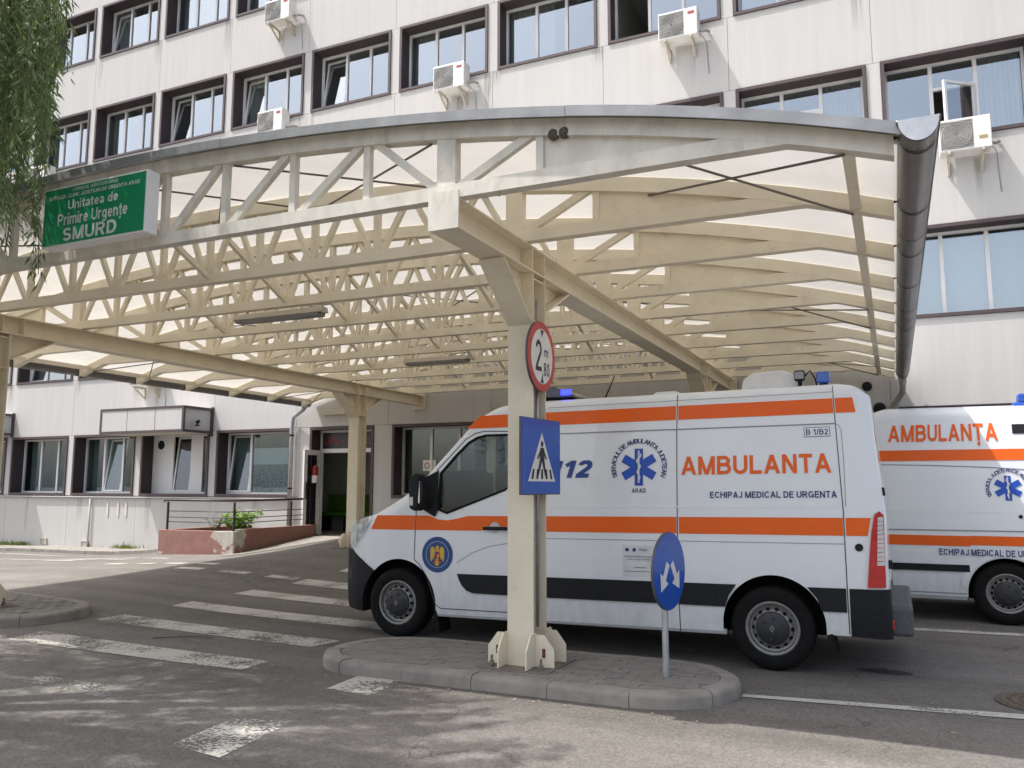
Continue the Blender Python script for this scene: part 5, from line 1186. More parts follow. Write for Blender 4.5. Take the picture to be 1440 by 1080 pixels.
# livery
V1.patch([(-1.10,2.157),(1.082,2.157),(1.082,2.288),(-0.955,2.288)], ORANGE, "orange_stripe"); V1.patch([(1.104,2.157),(2.490,2.157),(2.490,2.288),(1.104,2.288)], ORANGE, "orange_stripe"); V1.patch([(2.512,2.157),(2.700,2.157),(2.685,2.288),(2.512,2.288)], ORANGE, "orange_stripe")
V1.patch([(-2.235,1.122),(-1.672,1.122),(-1.672,1.270),(-2.155,1.270)], ORANGE, "orange_stripe"); V1.patch([(-1.658,1.122),(-1.05,1.122),(-1.05,1.268),(-1.15,1.245),(-1.28,1.222),(-1.40,1.232),(-1.50,1.268),(-1.658,1.270)], ORANGE, "orange_stripe")
V1.patch([(-1.05,1.122),(-0.225,1.122),(-0.225,1.270),(-1.05,1.268)], ORANGE, "orange_stripe"); V1.patch([(-0.20,1.122),(1.082,1.122),(1.082,1.270),(-0.20,1.270)], ORANGE, "orange_stripe")
V1.patch([(1.104,1.122),(2.488,1.122),(2.488,1.270),(1.104,1.270)], ORANGE, "orange_stripe"); V1.patch([(2.510,1.122),(2.675,1.122),(2.705,1.270),(2.510,1.270)], ORANGE, "orange_stripe")
V1.text("amb", 1.132, 1.648, 1.298, 0.165, ORANGE, "lettering_ambulanta"); V1.text("echipaj", 1.389, 1.438, 1.069, 0.056, NAVY, "lettering_echipaj"); V1.text("112", -0.140, 1.636, 0.418, 0.166, mat("navy_bright", (0.01, 0.05, 0.26), 0.4), "lettering_112")
V1.star(0.733, 1.727, 0.172); V1.arctext("arc", 0.733, 1.727, 0.222, 0.045, NAVY, math.pi*1.12, -math.pi*0.13, "lettering_ring"); V1.text("arad", 0.665, 1.490, 0.135, 0.040, NAVY, "lettering_arad")
b1 = [(2.214,1.957),(2.445,1.957),(2.445,2.041),(2.214,2.041)]; V1.patch(b1, NAVY, "class_frame", 0.004); V1.patch([(2.219,1.962),(2.440,1.962),(2.440,2.036),(2.219,2.036)], VWHITE, "class_field", 0.006); V1.text("b1b2", 2.232, 1.974, 0.195, 0.050, NAVY, "lettering_class", 0.008)
# crest on the door
def circ(cx, cz, r, n=36): return [(cx+r*math.cos(2*math.pi*i/n), cz+r*math.sin(2*math.pi*i/n)) for i in range(n)]
CR = V1.patch(circ(-1.395, 0.876, 0.180), mat("crest_blue", (0.015, 0.06, 0.22), 0.4), "crest"); V1.line(circ(-1.395, 0.876, 0.132)+[(-1.263, 0.876)], 0.006, mat("crest_pale", (0.35, 0.45, 0.6), 0.5), "crest_ring", 0.006, CR)
def cpoly(pts, m, name, off): V1.patch([(-1.395+x, 0.876+z) for x, z in pts], m, name, off, 0.5, CR)
YEL = mat("crest_gold", (0.62, 0.40, 0.04), 0.45)
cpoly([(-0.014,0.085),(0.012,0.092),(0.022,0.070),(0.014,0.030),(0.020,-0.05),(0.0,-0.112),(-0.020,-0.05),(-0.014,0.030),(-0.020,0.065)], YEL, "eagle_body", 0.006)
for s_ in (-1, 1):
    cpoly([(s_*0.016,0.030),(s_*0.040,0.075),(s_*0.062,0.082),(s_*0.080,0.055),(s_*0.082,-0.045),(s_*0.068,-0.075),(s_*0.058,-0.040),(s_*0.044,-0.055),(s_*0.034,-0.010),(s_*0.018,-0.015)][::s_], YEL, "eagle_wing", 0.006)
    cpoly([(s_*0.016,-0.05),(s_*0.050,-0.078),(s_*0.040,-0.092),(s_*0.012,-0.07)][::s_], SIGNR, "eagle_claw", 0.0065)
cpoly([(-0.028,0.030),(0.028,0.030),(0.030,-0.012),(0.016,-0.040),(0.0,-0.050),(-0.016,-0.040),(-0.030,-0.012)], mat("crest_red", (0.45, 0.03, 0.03), 0.45), "shield", 0.008)
cpoly([(-0.026,0.028),(0.0,0.028),(0.0,0.0),(-0.027,0.0)], mat("crest_royal", (0.02, 0.08, 0.45), 0.45), "shield_quarter", 0.0095); cpoly([(0.0,0.0),(0.027,0.0),(0.016,-0.032),(0.0,-0.045)], YEL, "shield_quarter", 0.0095)
cpoly(circ(0.0, -0.088, 0.026, 16), YEL, "eagle_tail", 0.0085)
# notice
NO = V1.patch([(0.575,0.728),(0.888,0.728),(0.888,1.008),(0.575,1.008)], mat("notice_white", (0.66, 0.68, 0.70), 0.35), "funding_notice", 0.004)
V1.patch([(0.60,0.955),(0.635,0.955),(0.635,0.982),(0.60,0.982)], NAVY, "flag_mark", 0.006, parent=NO); V1.patch(circ(0.685,0.968,0.017,14), NAVY, "seal_mark", 0.006, parent=NO); V1.text("regio", 0.735, 0.957, 0.075, 0.026, SIGNK, "lettering_notice"); V1.text("not1", 0.590, 0.900, 0.28, 0.018, SIGNK, "lettering_notice"); V1.text("not2", 0.605, 0.872, 0.24, 0.018, SIGNK, "lettering_notice")
V1.patch([(0.59,0.772),(0.872,0.772),(0.872,0.776),(0.59,0.776)], SIGNK, "rule_mark", 0.006, parent=NO); V1.patch([(0.66,0.805),(0.81,0.805),(0.78,0.814),(0.70,0.814)], MATS["crease_grey"], "skyline_mark", 0.006, parent=NO)
# mouldings, handle, lights
V1.patch([(-1.16,0.692),(-1.135,0.63),(-1.10,0.575),(-1.05,0.53),(-0.98,0.508),(-0.24,0.500),(-0.24,0.692)], DARK, "side_moulding", 0.018); V1.patch([(-0.205,0.500),(1.084,0.500),(1.084,0.692),(-0.205,0.692)], DARK, "side_moulding", 0.018)
V1.patch([(1.102,0.500),(1.50,0.498),(1.535,0.60),(1.60,0.692),(1.102,0.692)], DARK, "side_moulding", 0.018); V1.patch([(2.295,0.498),(2.490,0.498),(2.490,0.692),(2.185,0.692),(2.26,0.60)], DARK, "side_moulding", 0.018)
V1.patch([(-0.875,1.120),(-0.595,1.120),(-0.595,1.165),(-0.875,1.165)], VWHITE, "handle_recess", 0.006); V1.patch(circ(-0.745,1.155,0.055), mat("recess_grey", (0.55, 0.56, 0.58), 0.4), "handle_recess", 0.007)
V1.box((-0.86,-0.045,1.130),(-0.56,-0.012,1.165), DARK, "door_handle", 0.008)
V1.patch([(-2.60,1.17),(-2.45,1.235),(-2.205,1.268),(-2.245,1.16),(-2.35,1.04),(-2.50,0.90),(-2.68,0.90),(-2.69,1.02)], glass_mat("lamp_lens", (0.85, 0.88, 0.9), 0.12, 0.05), "headlight", 0.014, 0.06); V1.patch([(-2.58,1.16),(-2.45,1.215),(-2.235,1.252),(-2.27,1.16),(-2.36,1.06),(-2.50,0.925),(-2.66,0.93),(-2.665,1.02)], mat("lamp_chrome", (0.62, 0.63, 0.64), 0.15, 0.8, 0.25, 18), "headlight_reflector", 0.006, 0.06)
b = MB(); b.lathe([(0.0, -0.014), (0.045, -0.012), (0.055, 0.0)], V1.P3(-2.38, 1.13, 0.008), 'y', 20); b.build("headlight_bulb", SILVER, A1, smooth=True)
RED = mat("tail_red", (0.50, 0.012, 0.012), 0.15, var=0.15, vscale=20, coat=0.5); CLR = mat("tail_clear", (0.62, 0.60, 0.58), 0.2, var=0.1, vscale=30, coat=0.5)
TL = V1.patch([(2.655,0.705),(2.795,0.705),(2.803,1.29),(2.775,1.325),(2.735,1.30),(2.705,1.16),(2.68,0.95)], RED, "tail_light", 0.020, 0.06)
for i in range(11):
    z = 0.885+i*0.036; V1.patch([(2.735+0.02*(i/10), z),(2.795, z),(2.797, z+0.0335),(2.738+0.02*(i/10), z+0.030)], CLR, "clear_lens", 0.026, 0.5, TL)
V1.patch(circ(2.605,1.028,0.032,20), DARK, "parking_sensor", 0.010)
V1.box((2.80,0.16,0.30),(2.985,1.84,0.545), mat("step_grey", (0.075, 0.078, 0.085), 0.6, var=0.2, vscale=25), "step_bumper", 0.03); V1.box((2.79,0.10,0.36),(2.845,0.19,0.44), RED, "reflector", 0.006)
for t in (0.985, ): V1.box((2.808, t, 0.72), (2.822, t+0.03, 2.25), GAP, "rear_door_gap")
for z in (0.85, 1.45, 2.0): V1.box((2.80-0.085*max(0,z-1.3), 0.10, z), (2.85-0.085*max(0,z-1.3), 0.17, z+0.07), DARK, "door_hinge", 0.008)
V1.box((2.81,0.30,0.74),(2.835,0.80,0.86), SIGNW, "number_plate")
# mirror
V1.patch([(-1.57,1.66),(-1.40,1.735),(-1.395,1.315),(-1.43,1.255),(-1.60,1.345)], DARK, "mirror_base", 0.014)
V1.box((-1.60,-0.20,1.36),(-1.48,0.02,1.42), DARK, "mirror_arm", 0.01); MH = V1.prism_x([(-1.605,1.345),(-1.53,1.315),(-1.505,1.36),(-1.49,1.61),(-1.505,1.69),(-1.55,1.71),(-1.595,1.66),(-1.615,1.50)], -0.23, -0.07, DARK, "mirror", 0.02)
V1.box((-1.60,-0.237,1.375),(-1.555,-0.16,1.465), CLR, "indicator_lens", 0.01, MH); V1.box((-1.503,-0.22,1.40),(-1.486,-0.085,1.62), mat("mirror_glass", (0.6, 0.62, 0.64), 0.05, 1.0), "mirror_glass", 0, MH)
b = MB(); b.v = []; V1.box((-1.62,1.98,1.36),(-1.48,2.2,1.42), DARK, "mirror_arm", 0.01); V1.prism_x([(-1.735,1.345),(-1.64,1.315),(-1.60,1.62),(-1.67,1.715),(-1.745,1.50)], 2.08, 2.30, DARK, "mirror", 0.02)
# wheels, arches, underbody, flaps
for x, z in ((-1.887, 0.349), (1.886, 0.349)): V1.wheel(x, z); V1.wheel(x, z, near=False)
V1.housing(-1.862, 0.375, 0.445); V1.housing(1.90, 0.355, 0.425)
V1.box((-1.38,0.10,0.29),(1.44,1.90,0.52), BLACK, "underbody"); V1.box((2.34,0.12,0.33),(2.79,1.88,0.55), BLACK, "underbody"); V1.box((-2.6,0.45,0.34),(-2.3,1.55,0.6), BLACK, "underbody")
V1.box((-1.44,0.025,0.255),(1.50,0.07,0.300), mat("sill_grey", (0.34, 0.35, 0.36), 0.5), "sill", 0.008)
V1.prism_x([(-1.455,0.42),(-1.43,0.42),(-1.37,0.10),(-1.42,0.095)], 0.02, 0.26, BLACK, "mud_flap"); V1.prism_x([(2.335,0.40),(2.36,0.40),(2.41,0.135),(2.37,0.13)], 0.02, 0.26, BLACK, "mud_flap")
V1.patch([(-2.60,0.58),(-2.54,0.58),(-2.54,0.68),(-2.58,0.72)], GAP, "fog_lamp_recess", 0.012)
# cab interior
DKI = mat("cab_grey", (0.014, 0.014, 0.016), 0.8, spec=0.2)
V1.box((-1.5,0.12,0.45),(-0.30,1.88,0.52), DKI, "cab_floor"); V1.box((-0.36,0.10,0.5),(-0.30,1.90,2.36), DKI, "bulkhead"); V1.prism_x([(-1.72,0.85),(-1.30,0.85),(-1.24,1.22),(-1.34,1.32),(-1.70,1.36)], 0.16, 1.84, DKI, "dashboard", 0.02)
V1.box((-0.98,0.20,2.27),(-0.31,1.80,2.29), DKI, "headliner"); V1.box((-1.62,1.84,0.5),(-0.31,1.88,1.30), DKI, "door_lining"); V1.box((-0.55,1.80,1.30),(-0.31,1.86,2.27), DKI, "door_lining")
for t in (0.35, 1.15):
    st = V1.prism_x([(-0.98,0.80),(-0.55,0.78),(-0.55,0.92),(-0.98,0.95)], t, t+0.48, DKI, "seat", 0.04); V1.prism_x([(-0.62,0.92),(-0.50,0.92),(-0.42,1.58),(-0.50,1.60)], t+0.02, t+0.46, DKI, "backrest", 0.04, st); V1.prism_x([(-0.50,1.62),(-0.42,1.62),(-0.40,1.82),(-0.48,1.82)], t+0.12, t+0.36, DKI, "headrest", 0.03, st)
b = MB(); pts = []
for i in range(25): a = 2*math.pi*i/24; pts.append((-1.06+0.20*math.sin(a)*0.45, 0.58+0.20*math.cos(a), 1.27+0.20*math.sin(a)*0.9))
b.tube(pts, 0.016, 8, False); b.bar((-1.25, 0.58, 1.20), (-1.06, 0.58, 1.27), 0.06, 0.05); b.build("steering_wheel", DKI, A1, smooth=True)
V1.box((-1.30,1.10,1.36),(-1.27,1.45,1.75), mat("windscreen_card", (0.45, 0.47, 0.40), 0.7), "paper_card")
# roof equipment
LB = V1.prism_x([(-0.66,2.46),(-0.62,2.55),(-0.45,2.60),(-0.22,2.57),(0.0,2.475),(0.0,2.45)], 0.28, 1.72, mat("bar_housing", (0.03, 0.036, 0.07), 0.2, coat=0.5), "light_bar", 0.012)
V1.box((-0.14,0.262,2.475),(-0.03,0.30,2.53), emit_mat("blue_beacon", (0.02, 0.03, 1.0), 3.0), "lit_beacon", 0.008, LB); V1.box((-0.46,0.24,2.50),(-0.36,0.29,2.565), mat("work_lamp", (0.30, 0.31, 0.33), 0.3), "work_lamp", 0.008, LB); V1.box((-0.60,0.30,2.43),(-0.06,1.70,2.462), BLACK, "bar_foot", 0, LB)
b = MB(); b.tube([V1.X((0.18,0.70,2.44)), V1.X((0.30,0.70,2.70))], [0.010, 0.004], 6); b.build("antenna", DARK, A1)
V1.prism_x([(0.74,2.44),(0.78,2.475),(0.98,2.48),(1.04,2.445)], 0.5, 1.5, VWHITE, "roof_vent", 0.01)
V1.prism_x([(1.62,2.44),(1.64,2.54),(1.72,2.60),(2.00,2.61),(2.10,2.57),(2.17,2.47),(2.17,2.44)], 0.45, 1.45, mat("pod_white", (0.74, 0.74, 0.73), 0.35), "roof_pod", 0.03)
V1.box((2.12,0.34,2.49),(2.22,0.42,2.585), DARK, "rear_lamp", 0.012); V1.box((2.128,0.332,2.505),(2.212,0.342,2.57), MATS["work_lamp"], "rear_lamp_glass"); V1.box((2.15,0.37,2.43),(2.19,0.40,2.49), DARK, "rear_lamp_foot")
b = MB(); b.tube([V1.X((2.22,0.38,2.53)), V1.X((2.27,0.38,2.58)), V1.X((2.32,0.38,2.50)), V1.X((2.33,0.38,2.43))], 0.008, 6); b.build("lamp_cable", DARK, A1)
V1.box((2.33,0.34,2.455),(2.47,0.46,2.565), mat("beacon_blue", (0.02, 0.10, 0.45), 0.15, coat=0.6), "rear_beacon", 0.02); V1.box((2.36,0.36,2.42),(2.44,0.44,2.456), DARK, "beacon_foot")

# ---- the second ambulance, facing the other way, partly outside the picture
A2 = empty("ambulance", (1.11, 11.1, 0), "second white and orange ambulance behind, cut by the picture edge, rear wheel showing", "ambulance", "ambulances")
P2 = dict(front=-2.75, rear=3.36, round=0.16, crown=0.05, lean=0.06, rake=0.0,
    top=[(-2.77,0.72),(-2.75,0.80),(-2.70,0.98),(-2.6,1.12),(-2.2,1.28),(-1.9,1.42),(-1.62,1.62),(-1.15,2.15),(-0.95,2.33),(-0.70,2.44),(-0.3,2.50),(3.15,2.52),(3.28,2.48),(3.36,2.40)],
    bottom=[(-2.75,0.40),(-2.6,0.28),(-1.3,0.28),(3.36,0.30)],
    nose=[(-2.75,0.72),(-2.72,0.55),(-2.66,0.40),(-2.58,0.28),(-2.45,0.17),(-2.3,0.09),(-2.05,0.04),(-1.8,0.01),(-1.6,0.0)],
    tumble=[(0.25,0.03),(0.36,0.012),(0.5,0.0),(1.05,0.0),(1.35,0.015),(1.75,0.04),(2.1,0.08),(2.35,0.12),(2.5,0.15)],
    arch=[(-1.765,0.36,0.42),(1.90,0.35,0.40)])
V2 = Van(P2, A2, True, 1.9); V2.loft(); sx = lambda X_: 3.01-X_          # world X -> profile coordinate
WIN2 = [(-1.30,1.36),(-1.29,1.72),(-0.95,2.06),(-0.85,2.10),(-0.45,2.10),(-0.40,2.05),(-0.40,1.45),(-0.46,1.38)]
V2.cut_poly(WIN2, nearp); V2.take(lambda q: q.y < 0.45 and inside(WIN2, q.x, q.z), "side_window", mat("tinted_glass", (0.02, 0.022, 0.025), 0.05), -0.01)
V2.cut(lambda q: q.x < -0.9 and q.z > 1.5, (-1.55, 0, 0), (1, 0, 0)); V2.cut(lambda q: -1.7 < q.x < -0.9 and q.z > 1.5, (-1.06, 0, 0), (1, 0, 0))
V2.take(lambda q: -1.55 < q.x < -1.06 and 0.25 < q.y < 1.75 and q.z > 1.5, "windscreen", MATS["tinted_glass"], -0.005)
V2.cut(lambda q: q.x < -2.2 and q.z < 1.0, (0, 0, 0.66), (0, 0, 1)); V2.take(lambda q: q.x < -2.15 and q.z < 0.66, "front_bumper", DARK, 0.006); V2.body(VWHITE)
def p2(x0, x1, z0, z1, m, name, off=0.005): return V2.patch([(sx(x1), z0), (sx(x0), z0), (sx(x0), z1), (sx(x1), z1)], m, name, off)
p2(-0.30, 4.6, 1.868, 1.998, ORANGE, "orange_stripe"); p2(-0.30, 0.76, 0.875, 0.992, ORANGE, "orange_stripe", 0.006); p2(0.76, 5.4, 0.890, 0.997, ORANGE, "orange_stripe", 0.005)
p2(-0.33, 0.74, 0.582, 0.662, DARK, "side_moulding", 0.018); p2(1.55, 4.35, 0.582, 0.662, DARK, "side_moulding", 0.018)
V2.text("amb2", sx(-0.10), 2.10, 1.22, 0.205, ORANGE, "lettering_ambulanta"); V2.text("echipaj", sx(0.434), 0.770, 1.15, 0.073, NAVY, "lettering_echipaj", 0.022)
V2.star(sx(1.182), 1.545, 0.142); V2.arctext("arc2", sx(1.182), 1.545, 0.185, 0.042, NAVY, math.pi*1.15, -math.pi*0.15, "lettering_ring")
V2.line([(sx(-0.30), 1.83), (sx(0.4), 1.812), (sx(1.0), 1.785), (sx(1.6), 1.74), (sx(2.4), 1.72)], 0.012, MATS["crease_grey"], "crease"); V2.line([(sx(-0.3), 1.27), (sx(3.5), 1.275)], 0.010, MATS["crease_light"], "crease"); V2.line([(sx(-0.3), 1.05), (sx(4.0), 1.065)], 0.014, MATS["crease_grey"], "crease")  # flat strips again, crease shade and highlight put into the colour
V2.line([(sx(-0.33), 0.335), (sx(0.70), 0.33)], 0.012, MATS["crease_grey"], "crease")
V2.line([(sx(1.62), 0.5), (sx(1.60), 2.3)], 0.008, GAP, "panel_gap"); V2.line([(sx(2.9), 0.35), (sx(2.9), 2.3)], 0.008, GAP, "panel_gap")
V2.patch([(sx(2.2), 2.175), (sx(1.27), 2.175), (sx(1.27), 2.285), (sx(2.2), 2.285)], DARK, "high_window", 0.008); V2.patch(circ(sx(1.285), 1.222, 0.022, 14), DARK, "fuel_lock", 0.008)
fl_ = [(1.90+0.46*math.cos(math.pi*(0.06+0.88*i/20)), 0.33+0.46*math.sin(math.pi*(0.06+0.88*i/20))) for i in range(21)]; V2.line(fl_, 0.05, VWHITE, "arch_flare", 0.016)
for x in (-1.765, 1.90): V2.wheel(x, 0.352, 0.35, True, 16, False, 0.222); V2.wheel(x, 0.352, 0.35, False, 16, False, 0.222)
V2.housing(-1.765, 0.36, 0.42); V2.housing(1.90, 0.35, 0.40); V2.box((-1.3,0.1,0.3),(1.45,1.9,0.5), BLACK, "underbody"); V2.box((2.35,0.1,0.32),(3.3,1.9,0.5), BLACK, "underbody"); V2.box((2.31,0.03,0.26),(3.3,0.08,0.31), MATS["sill_grey"], "sill")
V2.box((sx(2.0),0.30,2.50),(sx(1.33),1.7,2.56), mat("beacon_blue2", (0.02, 0.08, 0.40), 0.2), "roof_beacon", 0.02); V2.box((sx(1.47),0.30,2.56),(sx(1.38),0.5,2.66), MATS["beacon_blue2"], "roof_beacon", 0.02)
V2.box((sx(0.0)-2.2,0.6,2.545),(sx(0.0)-0.05,0.66,2.565), DARK, "roof_rail")

# ------------------------------------------------------------------ ramp planter and railing
PX0, PX1, PY0, PY1, PZ = -14.62, -12.50, 13.46, 16.19, 0.615
pl = empty("planter", (-13.56, 13.46, 0.1), "brown rendered low planter wall with peeling patches beside the entrance ramp", "planter")
po = (-13.56, 13.46, 0.1)
for nm, lo, hi in (("front_wall", (PX0, PY0, -0.3), (PX1, PY0+0.16, PZ)), ("side_wall", (PX1-0.16, PY0+0.161, -0.3), (PX1, PY1, PZ+0.04)), ("side_wall", (PX0, PY0+0.161, -0.3), (PX0+0.16, PY1, PZ-0.003))):
    b = MB(); b.box(lo, hi); b.build(nm, PEEL, pl, org=po, bevel=0.008)
b = MB(); b.box((PX0+0.161, PY0+0.161, -0.2), (PX1-0.161, PY1, PZ-0.10)); b.build("soil", mat("soil", (0.07, 0.05, 0.035), 0.95, var=0.4, vscale=20), pl, org=po)
rl = empty("railing", (-13.0, 13.54, PZ), "dark brown steel railing with three bars on the planter wall", "railing"); ro = (-13.0, 13.54, PZ)
posts = [(PX0+0.16, PY0+0.08), (PX1-0.08, PY0+0.08), (PX1-0.08, 15.35)]
for x, y in posts: b = MB(); b.tube([(x, y, PZ-0.01), (x, y, PZ+0.60)], 0.026, 10); b.build("post", RAIL, rl, org=ro, smooth=True, sharp=40)
ht = PZ+0.635
b = MB(); b.tube([(posts[0][0]-0.12, posts[0][1], ht-0.03), (posts[0][0]-0.09, posts[0][1], ht), (posts[1][0], posts[1][1], ht), (posts[2][0], 15.75, ht+0.01)], 0.024, 10); b.build("handrail", RAIL, rl, org=ro, smooth=True)
for z in (0.17, 0.27, 0.40): b = MB(); b.tube([(posts[0][0], posts[0][1], PZ+z), (posts[1][0], posts[1][1], PZ+z), (posts[2][0], 15.75, PZ+z+0.01)], 0.009, 8); b.build("bar", RAIL, rl, org=ro, smooth=True)

# ------------------------------------------------------------------ plants
def leaf_quad(b, p, d, n, ln, wd):
    d = d.normalized(); s_ = d.cross(n);  s_ = s_.normalized() if s_.length > 1e-4 else Vector((1, 0, 0)); q = p+d*ln; mid = p+d*ln*0.45; up = s_.cross(d)*wd*0.25
    b.add([p, mid+s_*wd/2+up, q, mid-s_*wd/2+up], [(0, 1, 2), (0, 2, 3)])
def leafy_plant(name, loc, label, cat, hgt, spread_, stems, per, lsize, m, seed, lw=0.5, group=None, lean=0.5):
    r = random.Random(seed); root = empty(name, loc, label, cat, group); bs_ = MB(); bl = MB()
    for i in range(stems):
        a = r.uniform(0, 2*math.pi); top = Vector((math.cos(a)*spread_*r.uniform(0.2, 1), math.sin(a)*spread_*r.uniform(0.2, 1), hgt*r.uniform(0.5, 1))); base = Vector((r.uniform(-0.05, 0.05)*spread_*4, r.uniform(-0.05, 0.05)*spread_*4, 0))
        path = [base+(top-base)*t+Vector((0, 0, math.sin(t*math.pi)*hgt*0.12)) for t in (0, 0.35, 0.7, 1)]; bs_.tube(path, [0.008, 0.006, 0.004, 0.002], 5)
        for j in range(per):
            t = r.uniform(0.2, 1); q = t*3; k_ = min(int(q), 2); p = path[k_].lerp(path[k_+1], q-k_)
            d = Vector((r.uniform(-1, 1), r.uniform(-1, 1), r.uniform(-0.3, lean))); leaf_quad(bl, p, d, Vector((r.uniform(-0.4, 0.4), r.uniform(-0.4, 0.4), 1)), lsize*r.uniform(0.6, 1.2), lsize*lw*r.uniform(0.8, 1.2))
    bs_.build("stem", mat("stem_green", (0.08, 0.11, 0.04), 0.8), root); bl.build("foliage", m, root, fix=False); return root
leafy_plant("planter_plant", (-12.95, 14.0, PZ-0.10), "bright green leafy sapling growing behind the planter railing", "plant", 0.55, 0.60, 22, 16, 0.13, GREEN, 3)
leafy_plant("dark_shrub", (-13.5, 13.95, PZ-0.10), "thin dark-leaved plant in the planter, smaller than the bright sapling", "plant", 0.5, 0.22, 7, 12, 0.08, leaf_mat("dark_leaf", (0.03, 0.06, 0.02), (0.07, 0.11, 0.04)), 4)
leafy_plant("edge_shrub", (-18.9, 11.35, gz(-18.9, 11.35)), "small dark shrub at the picture edge in front of the ground floor windows", "shrub", 1.9, 0.40, 14, 26, 0.10, MATS["dark_leaf"], 6)
# weeds along the wall foot
r = random.Random(9); b = MB()
for i in range(900):
    cl = r.choice([(-25.5, 2.2), (-23.3, 0.9), (-22.7, 0.25), (-25.0, 1.8), (-18.6, 0.5), (-24.5, 1.5)]); x = cl[0]+r.gauss(0, cl[1]*0.5); y = r.uniform(15.95, 16.15); hgt = r.uniform(0.05, 0.16)*(2.6 if abs(cl[1]) < 0.2 else 1)*(1.6 if r.random() < 0.06 else 1)
    if x < -30 or x > -14.9: continue
    leaf_quad(b, Vector((x, y, gz(x, y)+0.09)), Vector((r.uniform(-0.5, 0.5), r.uniform(-0.6, 0.2), 1)), Vector((r.uniform(-1, 1), r.uniform(-1, 1), 0.2)), hgt, 0.02)
tag(b.build("weeds", leaf_mat("weed_leaf", (0.08, 0.14, 0.02), (0.22, 0.26, 0.07)), fix=False), "low green weeds along the foot of the hospital wall", "weeds", kind="stuff")
# fallen leaves, chips and twigs on the road
r = random.Random(21); b = MB()
spots = [(-0.62, 6.33), (0.28, 6.15), (0.15, 6.9), (-1.2, 6.2), (-4.6, 6.1), (-4.9, 6.6), (-4.8, 6.2), (-3.2, 5.8), (-2.75, 5.78), (-1.8, 5.82), (-1.6, 5.78), (-1.35, 5.7), (-5.0, 5.9), (-7.4, 7.3), (-7.1, 6.5)]
for i in range(170):
    if i < len(spots): x, y = spots[i]; s_ = r.uniform(0.025, 0.05)
    elif i < 90: t = r.uniform(0, 1); x = -4.9+3.9*t; y = 5.78+0.10*abs(r.gauss(0, 1))*-1+(0.35 if t < 0.06 or t > 0.95 else 0); s_ = r.uniform(0.008, 0.03)
    else: x = r.uniform(-8, 1.5); y = r.uniform(4.2, 9.0); s_ = r.uniform(0.006, 0.022)
    a = r.uniform(0, 6.3); d = Vector((math.cos(a), math.sin(a), r.uniform(-0.05, 0.25))); leaf_quad(b, Vector((x, y, gz(x, y)+0.010)), d, Vector((r.uniform(-0.4, 0.4), r.uniform(-0.4, 0.4), 1)), s_, s_*r.uniform(0.25, 0.6))
tag(b.build("leaf_litter", leaf_mat("dry_leaf", (0.30, 0.20, 0.08), (0.50, 0.44, 0.33)), fix=False), "dry leaves and chips scattered on the asphalt along the kerb", "litter", kind="stuff")
tw = MB(); pts = []
for i in range(14): t = i/13; pts.append((-6.9+0.55*t, 6.35+0.62*t-0.35*t*t, gz(-6.9, 6.4)+0.015))
tw.tube(pts, 0.006, 5); tw.tube([pts[5], (pts[5][0]+0.3, pts[5][1]-0.22, pts[5][2])], 0.003, 5); tag(tw.build("willow_twig", BARK), "thin curved fallen twig lying across the crossing stripe", "twig")

# ------------------------------------------------------------------ weeping willow beside the road
TX, TY = -8.6, 2.5
wt = empty("willow_tree", (TX, TY, gz(TX, TY)), "weeping willow whose leafy strands hang into the picture corner", "tree")
r = random.Random(31); bt = MB(); base = Vector((0, 0, -0.1)); fork = Vector((0.25, 0.2, 3.0))
bt.tube([base, Vector((0.05, 0.05, 0.25)), Vector((0.12, 0.1, 1.5)), fork], [0.42, 0.30, 0.25, 0.22], 14)
limbs = []
for i in range(11):
    a = 2*math.pi*i/11+r.uniform(-0.2, 0.2); ln = r.uniform(1.6, 2.9); top = fork+Vector((math.cos(a)*ln+0.5, math.sin(a)*ln*0.85+0.3, r.uniform(3.2, 5.4))); mid = fork.lerp(top, 0.5)+Vector((0, 0, 0.5)); q = fork.lerp(top, 0.8)+Vector((0, 0, 0.35))
    bt.tube([fork, mid, q, top], [0.14, 0.09, 0.055, 0.025], 8); limbs.append([fork, mid, q, top])
bt.build("trunk", BARK, wt, smooth=True)
bl = MB(); br = MB()
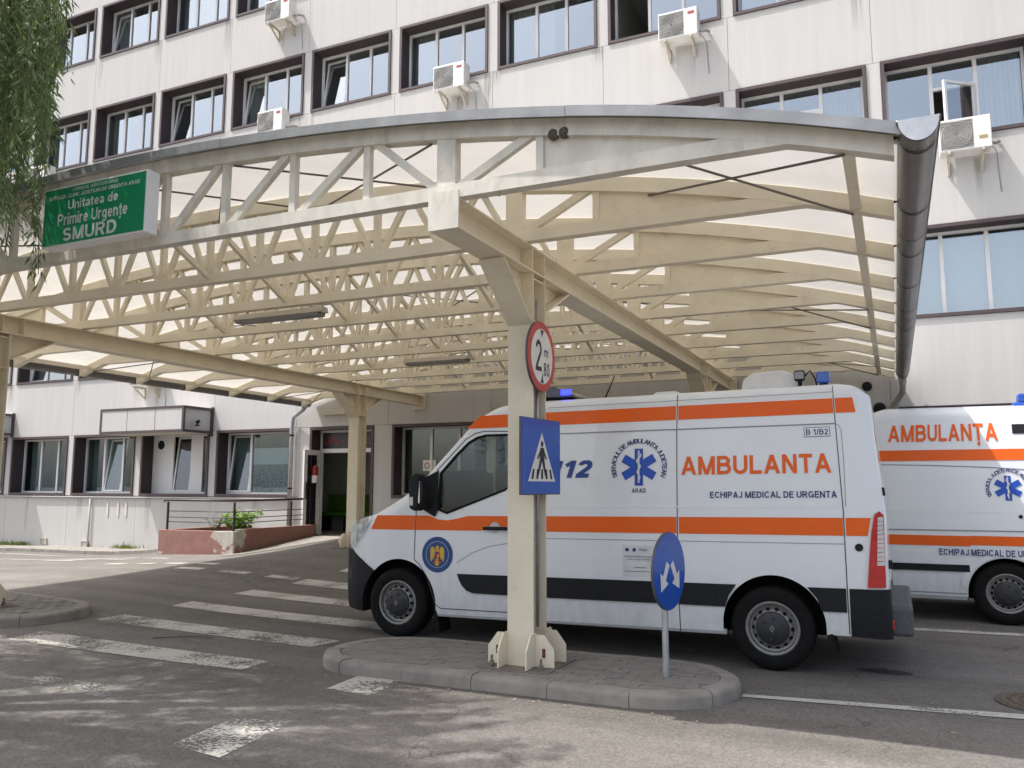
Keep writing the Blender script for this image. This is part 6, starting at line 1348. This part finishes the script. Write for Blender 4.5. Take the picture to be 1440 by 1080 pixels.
def strand(p0, ln, drift=0.55, per=4, lim=-1.42):
    out_ = Vector((p0.x-fork.x, p0.y-fork.y, 0)); out_ = out_.normalized() if out_.length > 0.1 else Vector((1, 0, 0)); p = p0.copy(); n = max(4, int(ln/0.15)); path = [p.copy()]; sway = Vector((r.uniform(-0.2, 0.2), r.uniform(-0.2, 0.2), 0))
    for i in range(n):
        t = i/n; d = out_*(drift*(1-t)**2)+Vector((0, 0, -1))*(0.25+t)+sway*0.4; p = p+d.normalized()*(ln/n); path.append(p.copy())
        if p.y+TY > 0.3 and (p.x+TX) > lim*(p.y+TY): return False
    for p in path[1:]:
        for q in range(per):
            a = r.uniform(0, 6.3); dd = Vector((math.cos(a)*0.7, math.sin(a)*0.7, -r.uniform(0.5, 1.3))); s_ = r.uniform(0.07, 0.13); leaf_quad(bl, p+Vector((r.uniform(-.03, .03), r.uniform(-.03, .03), r.uniform(-.08, .08))), dd, Vector((r.uniform(-1, 1), r.uniform(-1, 1), r.uniform(-0.5, 1))), s_, s_*0.21)
    br.tube(path[::2]+[path[-1]], 0.004, 3, False); return True
made = 0
while made < 1700:
    lb = r.choice(limbs); q = r.uniform(0.8, 3); k_ = min(int(q), 2); p = lb[k_].lerp(lb[k_+1], q-k_)+Vector((r.gauss(0, 0.55), r.gauss(0, 0.55), r.gauss(0.1, 0.4)))
    if p.z < 4.0: continue
    made += strand(p, r.uniform(0.7, 2.2), 0.55, 6)
made = 0
while made < 105:         # the outer curtain of strands towards the road
    y = r.uniform(3.55, 4.5); e = r.random(); x = y*(-1.39-0.26*e); z = r.uniform(4.9, 7.6)
    low = 4.25+0.9*max(0, 1-e*2.2)+r.uniform(-0.1, 0.9)
    made += strand(Vector((x-TX, y-TY, z-gz(TX, TY))), max(0.6, z-low), 0.06, 5, -1.385)
for i in range(6):
    y = r.uniform(4.2, 4.5); x = -1.575*y-r.uniform(0, 0.10); strand(Vector((x-TX, y-TY, 4.4)), r.uniform(1.0, 1.9), 0.05, 3, -1.5)
bl.build("crown", WILLOW, wt, fix=False); br.build("twigs", mat("twig_green", (0.14, 0.15, 0.06), 0.8), wt, fix=False)
